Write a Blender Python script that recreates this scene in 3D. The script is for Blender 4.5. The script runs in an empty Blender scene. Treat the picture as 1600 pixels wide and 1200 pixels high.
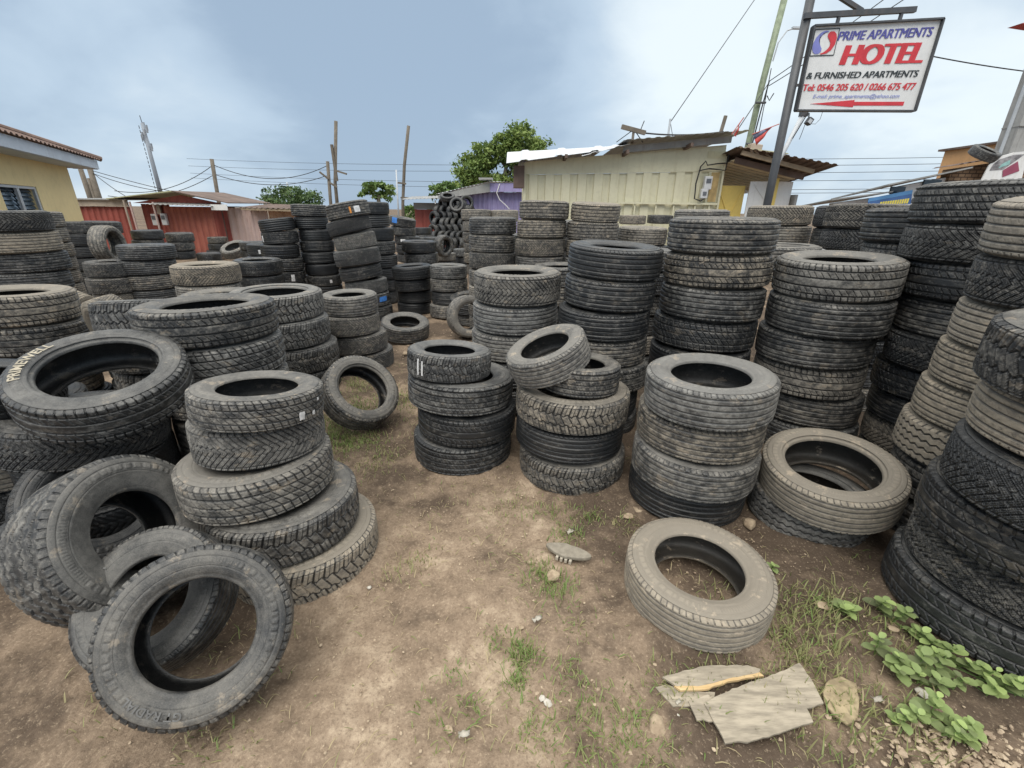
# Tyre yard under an overcast sky, with kiosks, a hotel sign and dirt ground.
import bpy, math, random
import numpy as np
from mathutils import Vector, Matrix
random.seed(7); RNG=np.random.default_rng(11)
C=bpy.context.scene.collection
R=math.radians

# ------------------------------------------------------------------ mesh helpers
def mesh_np(name,V,F,smooth=True,attr=None):
    """V (n,3), F (m,4) or (m,3) int arrays -> mesh, optional float point attribute"""
    me=bpy.data.meshes.new(name); V=np.asarray(V,np.float32); F=np.asarray(F,np.int32)
    k=F.shape[1]
    me.vertices.add(len(V)); me.vertices.foreach_set('co',V.ravel())
    me.loops.add(F.size); me.loops.foreach_set('vertex_index',F.ravel())
    me.polygons.add(len(F)); me.polygons.foreach_set('loop_start',np.arange(0,F.size,k,dtype=np.int32))
    me.polygons.foreach_set('use_smooth',np.full(len(F),smooth))
    for n,a in (attr or {}).items():
        at=me.attributes.new(n,'FLOAT','POINT'); at.data.foreach_set('value',np.asarray(a,np.float32).ravel())
    me.update(calc_edges=True); return me
def link(o,parent=None):
    C.objects.link(o)
    if parent is not None: o.parent=parent
    return o
def tag(o,label=None,cat=None,group=None,kind=None):
    for k,v in (('label',label),('category',cat),('group',group),('kind',kind)):
        if v: o[k]=v
    return o
def thing(name,label,cat,loc=(0,0,0),group=None):
    o=bpy.data.objects.new(name,None); o.empty_display_size=.1; o.location=loc
    link(o); return tag(o,label,cat,group)
class MB:
    def __init__(s): s.v=[]; s.f=[]; s.m=[]
    def add(s,vs,fs,mi=0):
        b=len(s.v); s.v+= [tuple(v) for v in vs]; s.f+=[tuple(b+i for i in f) for f in fs]; s.m+=[mi]*len(fs)
    def box(s,c,size,rot=None,mi=0):
        M=rot or Matrix.Identity(3); c=Vector(c); h=[x/2 for x in size]
        vs=[c+M@Vector((sx*h[0],sy*h[1],sz*h[2])) for sx in(-1,1) for sy in(-1,1) for sz in(-1,1)]
        s.add(vs,[(0,1,3,2),(4,6,7,5),(0,4,5,1),(2,3,7,6),(0,2,6,4),(1,5,7,3)],mi)
    def bar(s,a,b,w,h=None,mi=0,up=(0,0,1)):
        a=Vector(a);b=Vector(b);d=(b-a); L=d.length; d.normalize(); u=Vector(up)
        if abs(d.dot(u))>.98: u=Vector((0,1,0))
        x=d.cross(u).normalized(); u=x.cross(d).normalized()
        s.box((a+b)/2,(w,L,h or w),Matrix((x,d,u)).transposed(),mi)
    def tube(s,pts,r,n=8,mi=0,cap=True):
        pts=[Vector(p) for p in pts]; rs=r if isinstance(r,(list,tuple)) else [r]*len(pts)
        vs=[];fs=[]; x=None
        for i,p in enumerate(pts):
            d=(pts[min(i+1,len(pts)-1)]-pts[max(i-1,0)]).normalized()
            if x is None:
                u=Vector((0,0,1)) if abs(d.z)<.9 else Vector((1,0,0)); x=d.cross(u).normalized()
            else: x=(x-d*x.dot(d)).normalized()
            y=d.cross(x)
            for k in range(n):
                t=2*math.pi*k/n; vs.append(p+(x*math.cos(t)+y*math.sin(t))*rs[i])
        for i in range(len(pts)-1):
            for k in range(n):
                k2=(k+1)%n; fs.append((i*n+k,i*n+k2,(i+1)*n+k2,(i+1)*n+k))
        if cap: fs.append(tuple(range(n-1,-1,-1))); fs.append(tuple((len(pts)-1)*n+k for k in range(n)))
        s.add(vs,fs,mi)
    def prism(s,poly,dv,mi=0):
        """polygon of 3d points extruded by vector dv"""
        n=len(poly); p=[Vector(q) for q in poly]; d=Vector(dv)
        s.add(p+[q+d for q in p],[tuple(range(n-1,-1,-1)),tuple(range(n,2*n))]+[(i,(i+1)%n,n+(i+1)%n,n+i) for i in range(n)],mi)
    def corr(s,a,b,up,pitch,depth,nrm,duty=.5,th=.004,mi=0,slope=.18):
        """corrugated sheet: base edge a->b, generator vector up (may be a pair for two ends), ridges toward nrm"""
        a=Vector(a);b=Vector(b);nrm=Vector(nrm); L=(b-a).length; n=max(1,int(round(L/pitch)))
        u0,u1=(Vector(up[0]),Vector(up[1])) if isinstance(up,tuple) and isinstance(up[0],(tuple,list,Vector)) else (Vector(up),Vector(up))
        ts=[];hs=[]
        for i in range(n):
            for t,h in ((0,0),(.5-duty/2-slope/2+.0,0),(.5-duty/2+slope/2,1),(.5+duty/2-slope/2,1),(.5+duty/2+slope/2,0)):
                ts.append((i+max(0,min(1,t)))/n); hs.append(h)
        ts.append(1.);hs.append(0)
        vs=[];fs=[]
        for t,h in zip(ts,hs):
            p=a.lerp(b,t)+nrm*depth*h; u=u0.lerp(u1,t); vs+= [p,p+u]
        m=len(ts)
        for t,h in zip(ts,hs):
            p=a.lerp(b,t)+nrm*(depth*h-th); u=u0.lerp(u1,t); vs+=[p,p+u]
        for i in range(m-1):
            fs.append((2*i,2*i+2,2*i+3,2*i+1)); j=2*m
            fs.append((j+2*i,j+2*i+1,j+2*i+3,j+2*i+2))
            fs.append((2*i+1,2*i+3,j+2*i+3,j+2*i+1)); fs.append((2*i,j+2*i,j+2*i+2,2*i+2))
        s.add(vs,fs,mi)
    def build(s,name,mat,parent=None,smooth=False,bevel=0):
        me=bpy.data.meshes.new(name); off=Vector(parent.location) if parent is not None and parent.parent is None else Vector((0,0,0))
        if parent is not None and parent.parent is not None:
            q=parent
            while q is not None: off+=Vector(q.location); q=q.parent
        me.from_pydata([tuple(Vector(v)-off) for v in s.v],[],s.f)
        for m in (mat if isinstance(mat,(list,tuple)) else [mat]): me.materials.append(m)
        me.polygons.foreach_set('material_index',s.m)
        if smooth: me.polygons.foreach_set('use_smooth',[True]*len(me.polygons))
        me.update(); o=bpy.data.objects.new(name,me); link(o,parent)
        if bevel:
            b=o.modifiers.new('bevel','BEVEL'); b.width=bevel; b.segments=2; b.limit_method='ANGLE'
        return o

# ------------------------------------------------------------------ materials
class NT:
    def __init__(s,name):
        s.mat=bpy.data.materials.new(name); s.mat.use_nodes=True; s.t=s.mat.node_tree; s.n=s.t.nodes; s.n.clear()
        s.out=s.n.new('ShaderNodeOutputMaterial'); s.b=s.n.new('ShaderNodeBsdfPrincipled')
        s.l(s.b.outputs[0],s.out.inputs[0])
    def l(s,a,b): s.t.links.new(a,b)
    def put(s,sock,v):
        if hasattr(v,'links') or hasattr(v,'is_linked'): s.l(v,sock)
        else:
            try: sock.default_value=v
            except Exception: sock.default_value=(*v,1) if len(v)==3 else v
    def node(s,typ,**k):
        n=s.n.new(typ)
        for a,v in k.items(): setattr(n,a,v)
        return n
    def math(s,op,a,b=0.,c=None,clamp=False):
        n=s.node('ShaderNodeMath',operation=op,use_clamp=clamp); s.put(n.inputs[0],a); s.put(n.inputs[1],b)
        if c is not None: s.put(n.inputs[2],c)
        return n.outputs[0]
    def mix(s,f,a,b):
        n=s.node('ShaderNodeMix',data_type='RGBA'); s.put(n.inputs['Factor'],f); s.put(n.inputs[6],a); s.put(n.inputs[7],b); return n.outputs[2]
    def noise(s,vec,scale,detail=4,rough=.55):
        n=s.node('ShaderNodeTexNoise'); s.put(n.inputs['Vector'],vec); n.inputs['Scale'].default_value=scale; n.inputs['Detail'].default_value=detail; n.inputs['Roughness'].default_value=rough; return n.outputs[0]
    def ramp(s,f,lo,hi,a=0.,b=1.):
        n=s.node('ShaderNodeMapRange',clamp=True,interpolation_type='SMOOTHSTEP'); s.put(n.inputs[0],f)
        for i,v in enumerate((lo,hi,a,b)): s.put(n.inputs[1+i],v)
        return n.outputs[0]
    def coord(s,which='Object'): return s.node('ShaderNodeTexCoord').outputs[which]
    def pos(s): return s.node('ShaderNodeNewGeometry').outputs['Position']
    def vscale(s,v,k,off=(0,0,0)):
        n=s.node('ShaderNodeMapping'); s.put(n.inputs[0],v); n.inputs['Scale'].default_value=k; n.inputs['Location'].default_value=off; return n.outputs[0]
    def bump(s,h,strength,dist):
        n=s.node('ShaderNodeBump'); n.inputs['Strength'].default_value=strength; n.inputs['Distance'].default_value=dist; s.put(n.inputs['Height'],h); s.l(n.outputs[0],s.b.inputs['Normal'])
    def attr(s,name,typ='GEOMETRY'):
        return s.node('ShaderNodeAttribute',attribute_name=name,attribute_type=typ).outputs['Fac']
    def set(s,**k):
        for a,v in k.items(): s.put(s.b.inputs[a.replace('_',' ')],v)
def plain(name,col,rough=.7,vary=.18,scale=3.,metal=0.,dirt=None,dirt_amt=.35,bump=0.):
    """painted or weathered surface: base colour, blotchy variation, optional dirt stains with their own shape"""
    t=NT(name); p=t.pos(); n1=t.noise(p,scale,6,.6); n2=t.noise(p,scale*9,4,.6)
    dk=tuple(c*(1-vary) for c in col); lt=tuple(min(1,c*(1+vary*.6)) for c in col)
    c=t.mix(t.ramp(n1,.3,.7),(*dk,1),(*lt,1)); c=t.mix(t.math('MULTIPLY',t.ramp(n2,.45,.75),.25),c,(*[x*.7 for x in col],1))
    if dirt:
        st=t.noise(t.vscale(p,(6,6,.9)),1.6,5,.65); c=t.mix(t.math('MULTIPLY',t.ramp(st,.5,.72),dirt_amt),c,(*dirt,1))
    t.set(Base_Color=c,Roughness=rough,Metallic=metal)
    if bump: t.bump(n2,bump,.01)
    return t.mat
def make_rubber():
    """weathered rubber; object colour = (dust amount, brownness, blackness)"""
    t=NT('rubber'); oi=t.node('ShaderNodeObjectInfo'); sep=t.node('ShaderNodeSeparateColor'); t.l(oi.outputs['Color'],sep.inputs[0])
    dust,brown,blk=sep.outputs[0],sep.outputs[1],sep.outputs[2]
    rnd=oi.outputs['Random']; oc=t.coord('Object')
    off=t.node('ShaderNodeVectorMath',operation='ADD'); t.l(oc,off.inputs[0]); cmb=t.node('ShaderNodeCombineXYZ')
    t.put(cmb.inputs[0],t.math('MULTIPLY',rnd,37.)); t.put(cmb.inputs[1],t.math('MULTIPLY',rnd,91.)); t.put(cmb.inputs[2],t.math('MULTIPLY',rnd,53.)); t.l(cmb.outputs[0],off.inputs[1]); v=off.outputs[0]
    dust_shade=t.attr('dust_shade')  # high: dusty block tops; low: bare grooves and shade painted on the liner
    nl=t.noise(v,1.9,5,.62); nm=t.noise(t.vscale(v,(9,9,7)),1.,7,.72); nf=t.noise(v,64.,4,.75)
    f=t.math('ADD',dust,t.math('MULTIPLY',t.math('SUBTRACT',nl,.5),1.0)); f=t.math('ADD',f,t.math('MULTIPLY',t.math('MULTIPLY',t.math('SUBTRACT',nm,.5),1.7),oi.outputs['Alpha']))
    f=t.math('ADD',f,t.math('MULTIPLY',t.math('SUBTRACT',nf,.5),.55))
    f=t.ramp(f,.10,.86)
    f=t.math('MULTIPLY',f,t.math('ADD',.06,t.math('MULTIPLY',dust_shade,.94)),clamp=True)
    dustc=t.mix(brown,(.265,.265,.255,1),(.42,.36,.275,1))
    dustc=t.mix(t.math('ADD',t.math('MULTIPLY',t.ramp(nm,.35,.7),oi.outputs['Alpha']),t.math('SUBTRACT',1.,oi.outputs['Alpha']),clamp=True),t.mix(.5,dustc,(.09,.082,.072,1)),t.mix(t.math('MULTIPLY',t.math('SUBTRACT',1.,oi.outputs['Alpha']),.45),dustc,(.11,.108,.10,1)))
    base=t.mix(blk,(.034,.036,.038,1),(.010,.012,.0145,1)); base=t.mix(t.ramp(dust_shade,.0,.3,.75,0.),base,(.006,.006,.006,1)); base=t.mix(t.ramp(nf,.4,.7),base,t.mix(.4,base,(.06,.06,.06,1)))  # shade inside the tyre painted into the base colour; grooves blacken too
    col=t.mix(t.math('MULTIPLY',f,.9),base,dustc)
    mud=t.math('MULTIPLY',t.ramp(t.noise(t.vscale(v,(3.2,3.2,4.)),1.,8,.72),.57,.64),t.math('MULTIPLY',t.math('MULTIPLY',dust,1.7),t.math('ADD',.35,brown),clamp=True),clamp=True)
    col=t.mix(t.math('MULTIPLY',mud,.8),col,(.40,.335,.255,1))
    t.set(Base_Color=col,Roughness=t.math('ADD',.34,t.math('MULTIPLY',f,.55)),Specular_IOR_Level=.55)
    t.bump(t.math('ADD',nf,t.math('MULTIPLY',nm,.6)),.35,.006)
    return t.mat
RUB=make_rubber()

# ------------------------------------------------------------------ tyre meshes, unit outer radius 1, width 1 (z 0..1)
TREAD_S=.305          # half tread arc in units of outer radius
def tri(y,p): a=np.mod(y/p,1.); return 1-4*np.abs(a-.5)      # -1..1
def dl(y,p): return np.abs(np.mod(y/p+.5,1.)-.5)*p
def gr(d,w,e=.006): return np.clip((d-w/2)/e,0,1)             # 0 in the groove, 1 on the block
def pattern(k,x,y):
    """tread height 0..1 at lateral x and round-the-tyre y (units of outer radius)"""
    tau=2*math.pi; per=lambda n: tau/n; ax=np.abs(x); h=np.ones_like(x)
    def cut(d,w,depth=1.):
        nonlocal h; h=np.minimum(h,1-depth*(1-gr(d,w)))
    sh=ax>.205
    if k=='W':
        for g in (.045,.12,.19): cut(np.abs(ax-g),.013,.9)
        cut(np.where(sh,dl(y+.2*x,per(74)),1),.009,.75); cut(np.where((ax>.07)&(ax<.14),dl(y+1.2*x,per(64)),1),.005,.25)
    elif k=='R':
        cut(ax,.014,.9); cut(np.abs(ax-.095),.02); cut(np.abs(ax-.19),.02)
        cut(np.where(ax<.18,dl(y+.7*x,per(88)),1),.007,.5); cut(np.where(ax>.2,dl(y-.25*ax,per(66)),1),.011,.8)
    elif k=='L':
        cut(np.abs(ax-.06),.016); cut(np.abs(ax-.165),.016); cut(np.where(ax>.175,dl(y+.15*x,per(62)),1),.013,1.)
        cut(np.where((ax>.06)&(ax<.16),dl(y+.9*x,per(62)),1),.008,.7)
    elif k=='V':
        yy=y+1.25*np.minimum(ax,.2)+.35*np.maximum(ax-.2,0); cut(dl(yy,per(62)),.016); cut(dl(yy,per(186)),.005,.4)
        cut(np.abs(ax-.2),.013,.9); cut(np.abs(ax-.055+.01*tri(y,per(62))),.010,.8)
    elif k=='Z':
        yy=y+.8*tri(x+.02,.21)*.11; cut(dl(yy,per(64)),.02); cut(dl(yy,per(192)),.005,.4)
        cut(np.abs(x-.1-.018*tri(y,per(64))),.014); cut(np.abs(x+.1-.018*tri(y,per(64))),.014)
    elif k=='B':
        z=.020*tri(y,per(48)); cut(np.abs(x-.085-z),.017); cut(np.abs(x+.085-z),.017)
        cut(np.where(ax<.085,dl(y+.55*x,per(48)),1),.016); cut(np.where(ax>=.085,dl(y+per(96)-.3*ax,per(48)),1),.019)
        cut(np.where(ax>.085,dl(y-.3*ax,per(48)),1),.007,.6); cut(np.abs(ax-.215),.012,.7)
    elif k=='T':
        for g in (-.15,-.05,.05,.15): cut(np.abs(x-g-.016*tri(y,per(46))),.02)
        cut(np.where(ax>.21,dl(y,per(58)),1),.02,.9)
    elif k=='D':
        cut(np.abs(ax-.11),.015); cut(np.abs(x),.010,.8); cut(np.where(ax<.11,dl(y+1.0*x,per(56)),1),.012,.9)
        cut(np.where(ax>.12,dl(y+per(112)+.35*x,per(56)),1),.014); cut(np.abs(ax-.2),.012,.7)
    return h
def crown(s):   # s in -1..1 -> radius, z(0..1)
    a=np.abs(s); r=1-.010*(a/.7)**2-np.where(a>.7,((a-.7)/.3)**2*.058,0); z=.5+np.sign(s)*(.40*np.minimum(a,.72)/.72+np.where(a>.72,(a-.72)/.28*.062,0))
    return r,z
RIMS=(.555,.605,.655,.505)
SWP=lambda q:[(.932,.962),(.915,.975),(.885,.988),(.868,.991),(.862,.986),(.85,.994),(.80,1.0),(.755,.996),(.75,.988),(.74,.992),(.70,.972),(q+.055,.945),(q+.045,.93),(q+.03,.925),(q+.012,.915),(q,.89),(q-.004,.85)]
LIN=lambda q:[(q-.004,.85),(q+.025,.835),(q+.07,.87),(.75,.93),(.83,.95),(.89,.93),(.925,.86),(.938,.75),(.942,.5)]
def revolve(prof,n,attrv=.9,name='ring'):
    th=np.linspace(0,2*np.pi,n,endpoint=False); p=np.array(prof); m=len(p)
    V=np.empty((n,m,3)); V[...,0]=np.cos(th)[:,None]*p[:,0]; V[...,1]=np.sin(th)[:,None]*p[:,0]; V[...,2]=p[:,1]
    return V.reshape(-1,3),grid_faces(n,m)
def grid_faces(n,m):
    i=np.arange(n)[:,None]; j=np.arange(m-1)[None]; i2=(i+1)%n
    return np.stack([i*m+j,i2*m+j,i2*m+j+1,i*m+j+1],-1).reshape(-1,4)
def tread_arrays(k,n,m):
    th=np.linspace(0,2*np.pi,n,endpoint=False); s=np.linspace(-1,1,m); r,z=crown(s)
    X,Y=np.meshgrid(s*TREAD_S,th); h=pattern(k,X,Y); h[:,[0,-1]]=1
    rr=r[None]-(1-h)*.020
    V=np.stack([np.cos(th)[:,None]*rr,np.sin(th)[:,None]*rr,np.broadcast_to(z[None],rr.shape)],-1)
    return V,h,r,z
ME={}
def tread_mesh(k):
    if ('t',k) not in ME:
        V,h,_,_=tread_arrays(k,840,60); me=mesh_np('tread_'+k,V.reshape(-1,3),grid_faces(840,60),False,dict(dust_shade=h)); me.materials.append(RUB); ME[('t',k)]=me
    return ME[('t',k)]
def side_mesh(q,top):
    if ('s',q,top) not in ME:
        p=[(crown(np.array([1.]))[0][0],crown(np.array([1.]))[1][0])]+SWP(RIMS[q])
        if not top: p=[(r,1-z) for r,z in p]
        d=[]                                   # finer rows across the moulded band
        for (r0,z0),(r1,z1) in zip(p,p[1:]):
            k=5 if .755<=(r0+r1)/2<=.85 else (2 if (r0+r1)/2>.66 else 1); d+=[(r0+(r1-r0)*i/k,z0+(z1-z0)*i/k) for i in range(k)]
        p=d+[p[-1]]; n=420; V,F=revolve(p,n); P=np.array(p); m=len(p); th=np.arange(n)/n*2*np.pi; rg=np.random.default_rng(40+q); mask=np.zeros((n,m))
        band=(P[:,0]>.775)&(P[:,0]<.842); wide=(P[:,0]>.70)&(P[:,0]<.735)
        i=0
        while i<n:                             # two arcs of raised bars, two arcs of fine radial ribs
            s=(i/n*4)%2
            if s<1: L=int(rg.integers(3,8)); mask[i:i+L][:,band]=1; i+=L+int(rg.integers(2,4))
            else: mask[i:i+1][:,band]=.6; i+=3
        for a in (.1,.45,.8): k0=int(a*n); mask[k0:k0+26][:,wide]=.7
        sg=1 if top else -1; V=V.reshape(n,m,3); V[...,2]+=sg*mask*.012; V=V.reshape(-1,3)
        me=mesh_np('sidewall',V,F if not top else F[:,::-1],True,dict(dust_shade=.82+.18*mask)); me.materials.append(RUB); ME[('s',q,top)]=me
    return ME[('s',q,top)]
def liner_mesh(q):
    if ('l',q) not in ME:
        p=LIN(RIMS[q]); p=p+[(r,1-z) for r,z in p[::-1][1:]]
        V,F=revolve(p,96); me=mesh_np('inner_liner',V,F[:,::-1],True,dict(dust_shade=np.full(len(V),.08))); me.materials.append(RUB); ME[('l',q)]=me  # low value paints the hollow's shade onto the liner
    return ME[('l',q)]
def whole_mesh(k,q):
    """one continuous closed tyre surface for far tyres"""
    if ('w',k,q) not in ME:
        n,m=420,40; V,h,_,_=tread_arrays(k,n,m); th=np.linspace(0,2*np.pi,n,endpoint=False)
        p=SWP(RIMS[q])[::2]+LIN(RIMS[q])[1:]; p=p+[(r,1-z) for r,z in p[::-1][1:]]
        P=np.array(p); S=np.stack([np.cos(th)[:,None]*P[:,0],np.sin(th)[:,None]*P[:,0],np.broadcast_to(P[:,1],(n,len(P)))],-1)
        W=np.concatenate([V,S],1); mm=W.shape[1]; dust_shade=np.concatenate([h,np.full((n,len(P)),.9)],1)
        F=grid_faces(n,mm); i=np.arange(n); F=np.concatenate([F,np.stack([i*mm+mm-1,((i+1)%n)*mm+mm-1,((i+1)%n)*mm,i*mm],-1)])
        me=mesh_np('tyre',W.reshape(-1,3),F,True,dict(dust_shade=dust_shade)); me.materials.append(RUB); ME[('w',k,q)]=me
    return ME[('w',k,q)]

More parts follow.
